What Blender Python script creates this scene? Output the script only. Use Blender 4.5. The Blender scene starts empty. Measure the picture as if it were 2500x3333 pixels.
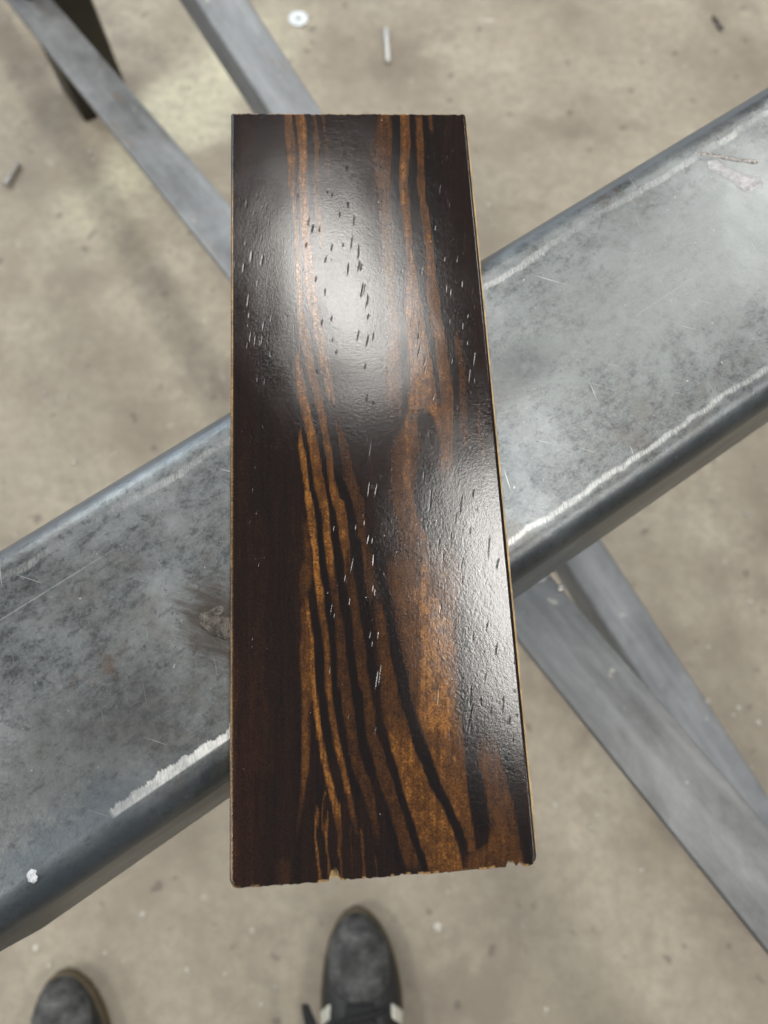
import bpy, bmesh, math, random
import numpy as np
from mathutils import Vector, Matrix

# ------------------------------------------------------------------ camera, light, exposure
scene = bpy.context.scene
R = math.radians
CAM_H = 1.05                 # metres above the workshop floor
TILT = R(16.5)               # lens leans this far forward from straight down
FOCAL, CX, CY = 2500.0, 1250.0, 1666.5   # of the 2500 x 3333 photograph

cam_data = bpy.data.cameras.new("camera")
cam_data.lens = 26.0
cam_data.sensor_fit = 'HORIZONTAL'
cam_data.sensor_width = 26.0
cam_data.clip_start = 0.01
cam_data.clip_end = 100
cam_data.dof.use_dof = True
cam_data.dof.focus_distance = 0.300
cam_data.dof.aperture_fstop = 26.0 / 3.2
cam = bpy.data.objects.new("camera", cam_data)
cam.location = (0, 0, CAM_H)
cam.rotation_euler = (TILT, 0, 0)
scene.collection.objects.link(cam)
scene.camera = cam

world = bpy.data.worlds.new("World")
scene.world = world
world.use_nodes = True
world.node_tree.nodes["Background"].inputs[0].default_value = (0.96, 0.98, 1.0, 1)
world.node_tree.nodes["Background"].inputs[1].default_value = 0.27

def area_light(name, loc, aim, sx, sy, power, color, rot=0.0):
    d = bpy.data.lights.new(name, 'AREA')
    d.shape = 'RECTANGLE'; d.size = sx; d.size_y = sy
    d.energy = power; d.color = color
    o = bpy.data.objects.new(name, d)
    o.location = loc
    q = (Vector(aim) - Vector(loc)).to_track_quat('-Z', 'Y')
    o.rotation_euler = (q.to_matrix() @ Matrix.Rotation(rot, 3, 'Z')).to_euler()
    scene.collection.objects.link(o)
    return o

WARM = (1.0, 0.975, 0.93)
# two ceiling fixtures ahead of and above the bench, four unseen fill lamps added round about, and daylight from a door far ahead
area_light("ceiling_or_fill_light", (-0.17, 1.76, 3.25), (-0.17, 1.76, 0), 0.26, 0.74, 22, WARM, R(27))
area_light("ceiling_or_fill_light", (0.51, 0.52, 3.25), (0.51, 0.52, 0), 0.24, 0.9, 28, WARM, R(14))
for fx, fy in ((-2.1, -0.9), (2.3, -0.7), (-2.5, 2.4), (1.8, 2.5)):
    area_light("ceiling_or_fill_light", (fx, fy, 3.25), (fx, fy, 0), 0.3, 1.2, 48, WARM)  # unseen fill, added to brighten the floor without showing in the lacquer
area_light("door_daylight", (-2.2, 4.6, 3.5), (0, 0, 0.7), 3.2, 1.8, 95, (0.70, 0.85, 1.0))
area_light("window_daylight", (-5.0, -0.6, 2.1), (0, 0, 0.6), 3.0, 1.8, 50, (0.95, 0.97, 1.0))

vs = scene.view_settings
vs.view_transform = 'Standard'
vs.look = 'None'
vs.exposure = 0.0
vs.gamma = 1.0
vs.use_curve_mapping = False

# ------------------------------------------------------------------ helpers
rng = np.random.default_rng(7)
random.seed(7)
CF = np.array([0, math.sin(TILT), -math.cos(TILT)])
CU = np.array([0, math.cos(TILT), math.sin(TILT)])
CO = np.array([0, 0, CAM_H])

def at(x, y, z):
    """point at height z that the photograph shows at pixel (x, y) of 2500 x 3333"""
    d = CF * FOCAL - CU * (y - CY) + np.array([1, 0, 0]) * (x - CX)
    return CO + d * ((z - CAM_H) / d[2])
D = 2500 / 1659.0
def atd(x, y, z):
    return at(x * D, y * D, z)
def project(P):
    d = P - CO
    w = d @ CF
    return CX + FOCAL * d[..., 0] / w, CY - FOCAL * (d @ CU) / w

def new_mat(name):
    m = bpy.data.materials.new(name)
    m.use_nodes = True
    nt = m.node_tree
    return m, nt, nt.nodes["Principled BSDF"]

class NB:
    """small node builder"""
    def __init__(s, nt): s.nt = nt
    def n(s, t, **kw):
        x = s.nt.nodes.new(t)
        for k, v in kw.items(): setattr(x, k, v)
        return x
    def l(s, a, b): s.nt.links.new(a, b)
    def val(s, x, sock):
        if isinstance(x, (int, float)): sock.default_value = x
        elif isinstance(x, tuple): sock.default_value = x if len(x) == len(sock.default_value) else (*x, 1)
        else: s.l(x, sock)
    def math(s, op, a, b=0.0, c=0.0, clamp=False):
        x = s.n('ShaderNodeMath', operation=op, use_clamp=clamp)
        s.val(a, x.inputs[0]); s.val(b, x.inputs[1]); s.val(c, x.inputs[2])
        return x.outputs[0]
    def coords(s): return s.n('ShaderNodeTexCoord').outputs['Object']
    def mapping(s, vec, scale=(1, 1, 1), rot=(0, 0, 0), loc=(0, 0, 0)):
        m = s.n('ShaderNodeMapping')
        s.l(vec, m.inputs[0]); m.inputs['Scale'].default_value = scale
        m.inputs['Rotation'].default_value = rot; m.inputs['Location'].default_value = loc
        return m.outputs[0]
    def noise(s, vec, scale, detail=3, rough=0.5, dist=0.0):
        x = s.n('ShaderNodeTexNoise')
        s.l(vec, x.inputs['Vector']); x.inputs['Scale'].default_value = scale
        x.inputs['Detail'].default_value = detail; x.inputs['Roughness'].default_value = rough
        x.inputs['Distortion'].default_value = dist
        return x.outputs['Fac']
    def ramp(s, fac, stops):
        x = s.n('ShaderNodeValToRGB')
        s.l(fac, x.inputs[0])
        els = x.color_ramp.elements
        while len(els) < len(stops): els.new(0.5)
        for e, (p, c) in zip(els, stops):
            e.position = p
            e.color = (c, c, c, 1) if isinstance(c, (int, float)) else (*c, 1)
        return x.outputs['Color']
    def step(s, fac, a, b, lo=0.0, hi=1.0):
        x = s.n('ShaderNodeMapRange', interpolation_type='SMOOTHSTEP')
        s.l(fac, x.inputs[0])
        x.inputs[1].default_value = a; x.inputs[2].default_value = b
        x.inputs[3].default_value = lo; x.inputs[4].default_value = hi
        return x.outputs[0]
    def mix(s, fac, a, b, mode='MIX'):
        x = s.n('ShaderNodeMix', data_type='RGBA', blend_type=mode)
        s.val(fac, x.inputs[0]); s.val(a, x.inputs[6]); s.val(b, x.inputs[7])
        return x.outputs[2]
    def bump(s, h, strength, dist, normal=None):
        x = s.n('ShaderNodeBump')
        x.inputs['Strength'].default_value = strength; x.inputs['Distance'].default_value = dist
        s.l(h, x.inputs['Height'])
        if normal is not None: s.l(normal, x.inputs['Normal'])
        return x.outputs[0]
    def xyz(s, vec):
        x = s.n('ShaderNodeSeparateXYZ'); s.l(vec, x.inputs[0]); return x.outputs

def link_mesh(name, verts, faces, mat, parent=None, smooth=True, loc=None, rot=None):
    me = bpy.data.meshes.new(name)
    me.from_pydata([tuple(map(float, v)) for v in verts], [], faces)
    me.update()
    if smooth:
        me.polygons.foreach_set('use_smooth', [True] * len(me.polygons))
    o = bpy.data.objects.new(name, me)
    if mat: me.materials.append(mat)
    scene.collection.objects.link(o)
    if parent is not None: o.parent = parent
    if loc is not None: o.location = loc
    if rot is not None: o.rotation_euler = rot
    return o
def recalc(o):
    bm = bmesh.new(); bm.from_mesh(o.data)
    bmesh.ops.recalc_face_normals(bm, faces=bm.faces)
    bm.to_mesh(o.data); bm.free()
    return o
def sharp(o, deg=40):
    o.data.set_sharp_from_angle(angle=R(deg)); return o
def empty(name, loc, rot=(0, 0, 0)):
    o = bpy.data.objects.new(name, None)
    o.empty_display_size = 0.05
    o.location = loc; o.rotation_euler = rot
    scene.collection.objects.link(o)
    return o
def tag(o, label=None, cat=None, group=None, kind=None):
    if label: o['label'] = label
    if cat: o['category'] = cat
    if group: o['group'] = group
    if kind: o['kind'] = kind
    return o
def sstep(x, a, b):
    t = np.clip((x - a) / (b - a), 0, 1)
    return t * t * (3 - 2 * t)
def vnoise(x, y, seed=0):
    """smooth lattice noise in 0..1"""
    g = np.random.default_rng(seed).random((256, 256))
    xi = np.floor(x).astype(int); yi = np.floor(y).astype(int)
    fx = x - xi; fy = y - yi
    fx = fx * fx * (3 - 2 * fx); fy = fy * fy * (3 - 2 * fy)
    a = g[xi % 256, yi % 256]; b = g[(xi + 1) % 256, yi % 256]
    c = g[xi % 256, (yi + 1) % 256]; d = g[(xi + 1) % 256, (yi + 1) % 256]
    return (a * (1 - fx) + b * fx) * (1 - fy) + (c * (1 - fx) + d * fx) * fy

# ------------------------------------------------------------------ floor
def concrete():
    m, nt, b = new_mat("worn_concrete")
    k = NB(nt); v = k.coords()
    big = k.noise(v, 1.6, 4, 0.55, 0.6)
    mid = k.noise(v, 5.0, 7, 0.62, 0.0)
    fine = k.noise(v, 60, 4, 0.65)
    grit = k.noise(v, 260, 2, 0.5)
    c = k.ramp(mid, [(0.32, (0.245, 0.205, 0.154)), (0.5, (0.355, 0.308, 0.236)), (0.68, (0.445, 0.396, 0.308))])
    c = k.mix(k.step(big, 0.42, 0.75, 0, 0.6), c, (0.30, 0.262, 0.20), 'MIX')
    stain = k.noise(k.mapping(v, loc=(3.1, 1.7, 0)), 5.5, 8, 0.72, 0.2)
    c = k.mix(k.step(stain, 0.50, 0.64, 0, 0.55), c, (0.195, 0.16, 0.128))
    cream = k.noise(k.mapping(v, loc=(9.4, 4.2, 0)), 2.3, 4, 0.6, 0.5)
    c = k.mix(k.step(cream, 0.56, 0.75, 0, 0.5), c, (0.46, 0.42, 0.31))
    # pool of light painted into the floor colour between the two bars
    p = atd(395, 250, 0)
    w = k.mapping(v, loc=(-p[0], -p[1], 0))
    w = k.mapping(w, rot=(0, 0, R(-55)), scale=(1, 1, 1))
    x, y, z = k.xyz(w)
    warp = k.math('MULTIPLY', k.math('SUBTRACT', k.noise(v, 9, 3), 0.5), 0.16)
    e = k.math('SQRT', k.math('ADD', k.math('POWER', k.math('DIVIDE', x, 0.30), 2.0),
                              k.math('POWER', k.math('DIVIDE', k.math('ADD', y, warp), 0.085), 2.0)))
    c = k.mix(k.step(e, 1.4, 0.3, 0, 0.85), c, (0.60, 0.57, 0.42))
    c = k.mix(k.step(fine, 0.38, 0.66, 0, 0.42), c, (0.235, 0.208, 0.168))
    spot = k.noise(k.mapping(v, loc=(0.3, 5, 0)), 38, 2, 0.4)
    c = k.mix(k.step(spot, 0.67, 0.74, 0, 0.5), c, (0.09, 0.07, 0.06))
    c = k.mix(k.step(k.noise(k.mapping(v, loc=(7.3, 2, 0)), 30, 2, 0.4), 0.70, 0.80, 0, 0.5), c, (0.55, 0.51, 0.43))
    c = k.mix(k.step(grit, 0.3, 0.7, 0, 0.12), c, (0.12, 0.11, 0.1))
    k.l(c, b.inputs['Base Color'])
    b.inputs['Roughness'].default_value = 0.62
    b.inputs['Specular IOR Level'].default_value = 0.3
    h = k.math('ADD', k.math('MULTIPLY', fine, 0.6), k.math('MULTIPLY', grit, 0.4))
    k.l(k.bump(h, 0.35, 0.002), b.inputs['Normal'])
    return m

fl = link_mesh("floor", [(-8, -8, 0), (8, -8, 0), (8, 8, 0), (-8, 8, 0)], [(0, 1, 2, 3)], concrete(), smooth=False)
tag(fl, kind='structure')

# ------------------------------------------------------------------ steel materials
BOARD_Z = CAM_H - 0.282       # top face of the wood sample
BEAM_Z = BOARD_Z - 0.0142     # top face of the steel beam
ALPHA = R(34.25)              # direction of the beam on plan
TDIR = np.array([math.cos(ALPHA), math.sin(ALPHA), 0])
NDIR = np.array([-math.sin(ALPHA), math.cos(ALPHA), 0])   # across the beam, away from the camera
NEAR, FAR = 0.0205, 0.1495    # distances of the two outer sides from the camera's foot point
BEAM_W = FAR - NEAR
BEAM_HT = 0.127
BEAM_R = 0.0125

def beam_local(px_, py_):
    p = atd(px_, py_, BEAM_Z)
    o = NDIR * (NEAR + FAR) / 2
    return (p - o) @ TDIR, (p - o) @ NDIR

def steel_beam_mat():
    m, nt, b = new_mat("mill_scale_steel")
    k = NB(nt); v = k.coords()
    x, y, z = k.xyz(v)
    n1 = k.noise(v, 17, 9, 0.74, 0.2)
    n2 = k.noise(k.mapping(v, scale=(1, 1.4, 1)), 210, 6, 0.74)
    n3 = k.noise(v, 900, 2, 0.6)
    streak = k.noise(k.mapping(v, scale=(9, 260, 60)), 1.0, 3, 0.6)
    c = k.ramp(n1, [(0.34, (0.038, 0.042, 0.045)), (0.5, (0.108, 0.117, 0.121)), (0.66, (0.255, 0.275, 0.280))])
    c = k.mix(k.step(n2, 0.40, 0.62, 0, 0.5), c, (0.175, 0.187, 0.187))
    c = k.mix(k.step(n2, 0.48, 0.34, 0, 0.6), c, (0.045, 0.048, 0.05))
    c = k.mix(k.step(streak, 0.55, 0.75, 0, 0.1), c, (0.26, 0.275, 0.275))
    c = k.mix(k.step(n3, 0.35, 0.8, 0, 0.3), c, (0.24, 0.25, 0.25))
    # blue tint of unground scale near the edges and lower left
    bl = k.noise(k.mapping(v, loc=(2, 3, 0)), 7, 3, 0.5)
    c = k.mix(k.step(bl, 0.5, 0.75, 0, 0.4), c, (0.075, 0.105, 0.135))
    # rust bloom
    ru = k.noise(k.mapping(v, loc=(1.4, 0.2, 0.4)), 22, 6, 0.72, 0.5)
    c = k.mix(k.step(ru, 0.62, 0.74, 0, 0.6), c, (0.13, 0.075, 0.045))
    br = k.noise(k.mapping(v, loc=(5.4, 2.2, 0.4)), 26, 6, 0.7)
    c = k.mix(k.step(br, 0.48, 0.72, 0, 0.5), c, (0.125, 0.112, 0.098))
    # pale scale flecks
    fl_ = k.noise(k.mapping(v, loc=(0.2, 0.9, 0)), 420, 2, 0.5)
    c = k.mix(k.step(fl_, 0.72, 0.80, 0, 0.6), c, (0.5, 0.52, 0.5))
    # long fine scratches, along and oblique
    for sc, rot, lo, hi, amt in (((7, 900, 1), 0.0, 0.73, 0.80, 0.18), ((900, 40, 1), 0.35, 0.74, 0.80, 0.35), ((30, 1100, 1), 0.9, 0.745, 0.80, 0.35)):
        s_ = k.noise(k.mapping(k.mapping(v, rot=(0, 0, rot)), scale=sc), 1.0, 1, 0.4)
        c = k.mix(k.step(s_, lo, hi, 0, amt), c, (0.62, 0.64, 0.62))
    # scale on the bends, reflections painted into its colour: pale blue on the far one, dark blue on the near one
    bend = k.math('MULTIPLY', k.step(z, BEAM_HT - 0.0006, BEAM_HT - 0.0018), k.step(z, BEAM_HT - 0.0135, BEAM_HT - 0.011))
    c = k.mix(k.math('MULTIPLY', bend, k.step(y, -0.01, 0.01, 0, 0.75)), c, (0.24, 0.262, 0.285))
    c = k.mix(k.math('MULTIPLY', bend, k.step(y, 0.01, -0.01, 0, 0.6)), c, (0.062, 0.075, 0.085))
    # bright ground strip along both long edges of the top face
    edge_n = k.noise(k.mapping(v, scale=(14, 8, 8)), 1.0, 6, 0.75)
    wob = k.math('MULTIPLY', k.math('SUBTRACT', edge_n, 0.5), 0.014)
    hatch = k.noise(k.mapping(k.mapping(v, rot=(0, 0, 0.5)), scale=(1900, 260, 60)), 1.0, 4, 0.6)
    top = k.step(z, BEAM_HT - 0.0065, BEAM_HT - 0.003)
    hx = BEAM_W / 2 - BEAM_R
    lo_e = k.math('ABSOLUTE', k.math('ADD', y, k.math('ADD', wob, hx - 0.0005)))
    hi_e = k.math('ABSOLUTE', k.math('ADD', y, k.math('SUBTRACT', wob, hx - 0.003)))
    patch = k.step(k.noise(k.mapping(v, scale=(7, 1, 1), loc=(0.37, 0, 0)), 1.0, 3, 0.6), 0.34, 0.62, 0.05, 1.0)
    g1 = k.math('MULTIPLY', k.step(lo_e, 0.0018, 0.0003), patch)
    g2 = k.math('MULTIPLY', k.step(hi_e, 0.0022, 0.0008), k.step(edge_n, 0.36, 0.66, 0.0, 1.0))
    g = k.math('MULTIPLY', k.math('MAXIMUM', g1, g2), k.math('MULTIPLY', top, k.step(hatch, 0.3, 0.65, 0.25, 1.0)))
    c = k.mix(k.math('MULTIPLY', g, 0.6), c, (0.48, 0.485, 0.47))
    # white grinder scrape on the near edge, left of the wood sample
    s0, _ = beam_local(246, 1768); s1, _ = beam_local(500, 1603)
    saw = k.noise(k.mapping(v, scale=(160, 12, 1)), 1.0, 4, 0.75)
    up_e = k.math('ADD', y, hx - 0.0004)
    lim = k.math('ADD', k.math('MULTIPLY', saw, 0.0085), -0.0016)
    inx = k.math('MULTIPLY', k.step(x, s0 - 0.001, s0 + 0.001), k.step(x, s1 + 0.006, s1 + 0.002))
    sc_ = k.math('MULTIPLY', k.math('MULTIPLY', k.step(k.math('SUBTRACT', lim, up_e), -0.0004, 0.0006), k.step(up_e, -0.0014, -0.0006)), k.math('MULTIPLY', inx, top))
    c = k.mix(k.math('MULTIPLY', sc_, k.step(hatch, 0.3, 0.6, 0.6, 0.95)), c, (0.80, 0.80, 0.77))
    # wire-brushed soot round the weld spatter, dark handling smudges, and one broad paler patch
    for i_, (px_, py_, ra, rb, col, amt) in enumerate( ((468, 1345, 0.015, 0.020, (0.06, 0.05, 0.042), 0.95),
                                         (1130, 790, 0.020, 0.012, (0.055, 0.06, 0.062), 0.75),
                                         (150, 1640, 0.06, 0.024, (0.07, 0.072, 0.072), 0.55),
                                         (160, 1830, 0.05, 0.016, (0.08, 0.10, 0.12), 0.6),
                                         (1500, 560, 0.12, 0.045, (0.19, 0.203, 0.20), 0.6))):
        sx, sy = beam_local(px_, py_)
        dx = k.math('DIVIDE', k.math('ADD', x, -sx), ra)
        dy = k.math('DIVIDE', k.math('ADD', y, -sy), rb)
        rr = k.math('SQRT', k.math('ADD', k.math('MULTIPLY', dx, dx), k.math('MULTIPLY', dy, dy)))
        jag = k.math('MULTIPLY', k.math('SUBTRACT', k.noise(k.mapping(k.mapping(v, rot=(0, 0, 0.9)), scale=(60, 330, 60) if i_ == 0 else (55, 55, 55)), 1.0, 6, 0.72), 0.5), 1.7)
        c = k.mix(k.step(k.math('ADD', rr, jag), 1.25, 0.35, 0, amt), c, col)
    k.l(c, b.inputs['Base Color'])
    b.inputs['Metallic'].default_value = 0.74
    ro = k.math('ADD', k.math('MULTIPLY', n2, 0.24), 0.27)
    k.l(k.math('SUBTRACT', ro, k.math('MULTIPLY', g, 0.05)), b.inputs['Roughness'])
    hgt = k.math('ADD', k.math('MULTIPLY', n2, 0.5), k.math('ADD', k.math('MULTIPLY', n3, 0.25), k.math('MULTIPLY', streak, 0.25)))
    k.l(k.bump(hgt, 0.28, 0.0006), b.inputs['Normal'])
    return m

def bar_mat(name, dark=(0.16, 0.165, 0.17), light=(0.31, 0.325, 0.335), rusty=0.5, seed=0.0, rough=0.42):
    m, nt, b = new_mat(name)
    k = NB(nt); v = k.mapping(k.coords(), loc=(seed, seed * 0.7, 0))
    n1 = k.noise(k.mapping(v, scale=(1, 2.0, 2.0)), 11, 6, 0.68, 0.3)
    n2 = k.noise(v, 45, 4, 0.65)
    st = k.noise(k.mapping(v, scale=(4, 90, 90)), 1.0, 4, 0.6)
    c = k.ramp(n1, [(0.32, dark), (0.68, light)])
    c = k.mix(k.step(st, 0.45, 0.75, 0, 0.35), c, tuple(min(1, q * 1.35) for q in light))
    c = k.mix(k.step(n2, 0.5, 0.25, 0, 0.3), c, tuple(q * 0.6 for q in dark))
    ru = k.noise(k.mapping(v, scale=(1, 3, 3), loc=(3, 1, 2)), 13, 5, 0.7)
    c = k.mix(k.step(ru, 0.58, 0.72, 0, rusty), c, (0.19, 0.14, 0.105))
    c = k.mix(k.step(k.noise(k.mapping(v, loc=(1, 8, 2)), 55, 2), 0.70, 0.76, 0, 0.6), c, (0.55, 0.52, 0.45))
    k.l(c, b.inputs['Base Color'])
    b.inputs['Metallic'].default_value = 0.4
    k.l(k.math('ADD', k.math('MULTIPLY', n2, 0.2), rough + 0.08), b.inputs['Roughness'])
    k.l(k.bump(n2, 0.15, 0.001), b.inputs['Normal'])
    return m

def plain_mat(name, color, rough=0.5, metal=0.0, var=0.25, scale=40, bump=0.2, spec=0.5):
    m, nt, b = new_mat(name)
    k = NB(nt); v = k.coords()
    n = k.noise(v, scale, 4, 0.6)
    n2 = k.noise(v, scale * 6, 3, 0.6)
    c = k.mix(k.step(n, 0.3, 0.7), tuple(q * (1 - var) for q in color), tuple(min(1, q * (1 + var)) for q in color))
    c = k.mix(k.step(n2, 0.35, 0.7, 0, var), c, tuple(q * 0.6 for q in color))
    k.l(c, b.inputs['Base Color'])
    b.inputs['Metallic'].default_value = metal
    b.inputs['Specular IOR Level'].default_value = spec
    k.l(k.math('ADD', k.math('MULTIPLY', n, 0.2), rough - 0.1), b.inputs['Roughness'])
    if bump: k.l(k.bump(n2, bump, 0.001), b.inputs['Normal'])
    return m

# ------------------------------------------------------------------ steel beam
def rounded_rect(w, h, r, seg=9):
    pts = []
    for cx, cy, a0 in ((w / 2 - r, h - r, 0), (-w / 2 + r, h - r, 90), (-w / 2 + r, r, 180), (w / 2 - r, r, 270)):
        for i in range(seg + 1):
            a = R(a0 + 90 * i / seg)
            pts.append((cx + r * math.cos(a), cy + r * math.sin(a)))
    return pts

def hollow_tube(name, x0, x1, w, h, r, wall, mat, parent=None, nx=1, seg=9):
    """hollow rectangular tube along local x, bottom at z = 0"""
    out = rounded_rect(w, h, r, seg)
    ri = max(r - wall, 0.001)
    inn = [(a, c + wall) for a, c in rounded_rect(w - 2 * wall, h - 2 * wall, ri, seg)]
    n = len(out)
    verts, faces = [], []
    xs = [x0 + (x1 - x0) * i / nx for i in range(nx + 1)]
    for loop in (out, inn):
        for xx in xs:
            verts += [(xx, a, c) for a, c in loop]
    off = n * (nx + 1)
    for i in range(nx):
        for j in range(n):
            j2 = (j + 1) % n
            a, b_, c, d = i * n + j, i * n + j2, (i + 1) * n + j2, (i + 1) * n + j
            faces.append((a, b_, c, d))
            faces.append((off + a, off + d, off + c, off + b_))
    for xi in (0, nx):
        for j in range(n):
            j2 = (j + 1) % n
            faces.append((xi * n + j, off + xi * n + j, off + xi * n + j2, xi * n + j2))
    o = link_mesh(name, verts, faces, mat, parent)
    recalc(o); sharp(o, 35)
    return o

beam_org = NDIR * (NEAR + FAR) / 2 + np.array([0, 0, BEAM_Z - BEAM_HT])
beam = empty("steel_beam", beam_org, (0, 0, ALPHA))
tag(beam, "wide grey square steel tube with rounded edges lying under the dark wood sample", "steel tube")
end_x = (atd(-6, 2016, BEAM_Z - BEAM_HT * 0.6) - NDIR * (NEAR + FAR) / 2) @ TDIR
hollow_tube("tube_wall", end_x, 1.35, BEAM_W, BEAM_HT, BEAM_R, 0.0063, steel_beam_mat(), beam, nx=6)

def lump(name, rad, flat, mat, parent, loc, seed=0, seg=14, ring=8, jag=0.18, stretch=(1, 1)):
    r_ = np.random.default_rng(seed)
    verts, faces = [], []
    for i in range(ring + 1):
        ph = math.pi * 0.62 * i / ring
        for j in range(seg):
            th = 2 * math.pi * j / seg
            q = 1 + jag * (r_.random() - 0.5) + jag * 0.8 * math.sin(th * 2 + seed)
            verts.append((rad * q * math.sin(ph) * math.cos(th) * stretch[0], rad * q * math.sin(ph) * math.sin(th) * stretch[1],
                          rad * flat * math.cos(ph)))
    for i in range(ring):
        for j in range(seg):
            j2 = (j + 1) % seg
            faces.append((i * seg + j, (i + 1) * seg + j, (i + 1) * seg + j2, i * seg + j2))
    faces.append(tuple(range(ring * seg, ring * seg + seg)))
    return recalc(link_mesh(name, verts, faces, mat, parent, loc=loc))

weld_mat = plain_mat("weld_metal", (0.42, 0.40, 0.37), 0.25, 0.85, 0.35, 300, 0.3)
rust_weld = plain_mat("heat_tinted_weld", (0.38, 0.35, 0.33), 0.32, 0.8, 0.7, 700, 0.4)
scar_mat = plain_mat("dull_weld_scar", (0.17, 0.15, 0.13), 0.33, 0.65, 0.6, 420, 0.9)
white_paint = plain_mat("white_paint", (0.50, 0.52, 0.54), 0.6, 0, 0.25, 500, 0.4)
sx, sy = beam_local(474, 1352)
lump("weld_spatter", 0.0052, 0.22, scar_mat, beam, (sx, sy, BEAM_HT - 0.0003), 3, jag=0.6, stretch=(1.0, 1.5))
sx, sy = beam_local(462, 1325)
lump("weld_spatter", 0.0036, 0.2, scar_mat, beam, (sx, sy, BEAM_HT - 0.0004), 8, stretch=(1.3, 0.8))
sx, sy = beam_local(70, 1892)
lump("paint_drop", 0.0020, 0.2, white_paint, beam, (sx, sy, BEAM_HT - 0.0001), 5, jag=0.5, stretch=(1.15, 0.85))
# stitched weld bead on the upper edge: overlapping ripples in one mesh
def ripple_bead(name, pts, rad, mat, parent, n=26):
    verts, faces = [], []
    seg = 10
    P = np.array(pts)
    tt = np.linspace(0, 1, n * 3)
    cum = np.r_[0, np.cumsum(np.linalg.norm(np.diff(P, axis=0), axis=1))]; cum /= cum[-1]
    for i, t in enumerate(tt):
        c = np.array([np.interp(t, cum, P[:, q]) for q in range(3)])
        rr = rad * (0.70 + 0.30 * abs(math.sin(math.pi * t * n))) * (0.75 + 0.5 * vnoise(np.array([t * 9.0]), np.array([1.0]), 3)[0])
        rr *= min(1, 12 * t + 0.3, 12 * (1 - t) + 0.3)
        d = P[-1] - P[0]; d = d / np.linalg.norm(d)
        s = np.array([-d[1], d[0], 0])
        for j in range(seg):
            a = 2 * math.pi * j / seg
            verts.append(c + s * rr * math.cos(a) * 1.3 + np.array([0, 0, 1]) * rr * math.sin(a))
    m_ = len(tt)
    for i in range(m_ - 1):
        for j in range(seg):
            j2 = (j + 1) % seg
            faces.append((i * seg + j, i * seg + j2, (i + 1) * seg + j2, (i + 1) * seg + j))
    faces.append(tuple(range(seg))[::-1]); faces.append(tuple(range((m_ - 1) * seg, m_ * seg)))
    return recalc(link_mesh(name, verts, faces, mat, parent))
bp = [(1500, 329), (1545, 335), (1590, 345), (1640, 351)]
ripple_bead("weld_bead", [(*beam_local(*q), BEAM_HT - 0.0004) for q in bp], 0.00105, rust_weld, beam)
# pale primer smear beside the bead
def smear(name, outline, z, mat, parent, th=0.0002):
    n = len(outline)
    c = np.mean(outline, axis=0)
    verts = [(*c, z + th)] + [(*p, z + th) for p in outline] + [(*(np.array(p) + (np.array(p) - c) * 0.06), z - 0.0001) for p in outline]
    faces = []
    for i in range(n):
        j = (i + 1) % n
        faces += [(0, 1 + i, 1 + j), (1 + i, 1 + n + i, 1 + n + j, 1 + j)]
    return recalc(link_mesh(name, verts, faces, mat, parent))
so = []
for q in [(1532, 352), (1548, 348), (1566, 358), (1592, 372), (1616, 380), (1640, 384), (1650, 396), (1636, 405), (1618, 414), (1600, 411), (1580, 396), (1556, 380), (1536, 366)]:
    so.append(beam_local(q[0] + random.uniform(-3, 3), q[1] + random.uniform(-3, 3)))
smear("primer_smear", so, BEAM_HT, plain_mat("primer", (0.42, 0.41, 0.415), 0.6, 0.1, 0.3, 420, 0.4), beam)

# ------------------------------------------------------------------ steel bars below
def oriented_bar(name, a, b, width, thick, mat, label, cat, hollow):
    """bar whose TOP-face centre line runs a -> b"""
    a = np.array(a); b = np.array(b)
    d = b - a; L = np.linalg.norm(d); d = d / L
    n = np.array([-d[1], d[0], 0]); n /= np.linalg.norm(n)
    up = np.cross(d, n)
    M = Matrix((( *[d[0], n[0], up[0]],), ([d[1], n[1], up[1]]), ([d[2], n[2], up[2]])))
    if hollow:
        o = hollow_tube(name, 0, L, width, thick, 0.004, 0.003, mat, None, nx=4, seg=5)
    else:
        pr = rounded_rect(width, thick, 0.0012, 3)
        m_ = len(pr)
        xs = np.linspace(0, L, 9)
        verts = [(x_, p, q) for x_ in xs for p, q in pr]
        faces = [(i * m_ + j, i * m_ + (j + 1) % m_, (i + 1) * m_ + (j + 1) % m_, (i + 1) * m_ + j) for i in range(8) for j in range(m_)]
        faces += [tuple(range(m_))[::-1], tuple(range(8 * m_, 9 * m_))]
        o = recalc(link_mesh(name, verts, faces, mat)); sharp(o, 35)
    o.matrix_world = Matrix.Translation(Vector(a - up * thick)) @ M.to_4x4()
    tag(o, label, cat)
    bpy.context.view_layer.update()
    return o

A0, A1 = np.array([-0.496, 0.993, 0.222]), np.array([0.208, -0.044, 0.517])
B0, B1 = np.array([-0.172, 0.756, 0.42]), np.array([0.237, 0.173, 0.219])
def extend(a, b, t0, t1): return a + (b - a) * t0, a + (b - a) * t1
ta = (0.009 - A0[2]) / (A1[2] - A0[2])
flat_bar = oriented_bar("steel_flat_bar", *extend(A0, A1, ta, 1.38), 0.0508, 0.0095, bar_mat("satin_flat_steel", (0.125, 0.127, 0.127), (0.27, 0.278, 0.28), 0.75, 1.3, 0.45),
             "long flat grey steel bar sloping from upper left, under the beam, to lower right", "steel bar", False)
tb = (0.048 - B0[2]) / (B1[2] - B0[2])
oriented_bar("steel_square_tube", *extend(B0, B1, -0.6, tb), 0.0508, 0.0508, bar_mat("satin_tube_steel", (0.15, 0.158, 0.165), (0.27, 0.283, 0.295), 0.5, 4.1, 0.42),
             "grey square steel tube with dark side, crossing below the beam beside the flat bar", "steel tube", True)

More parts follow.
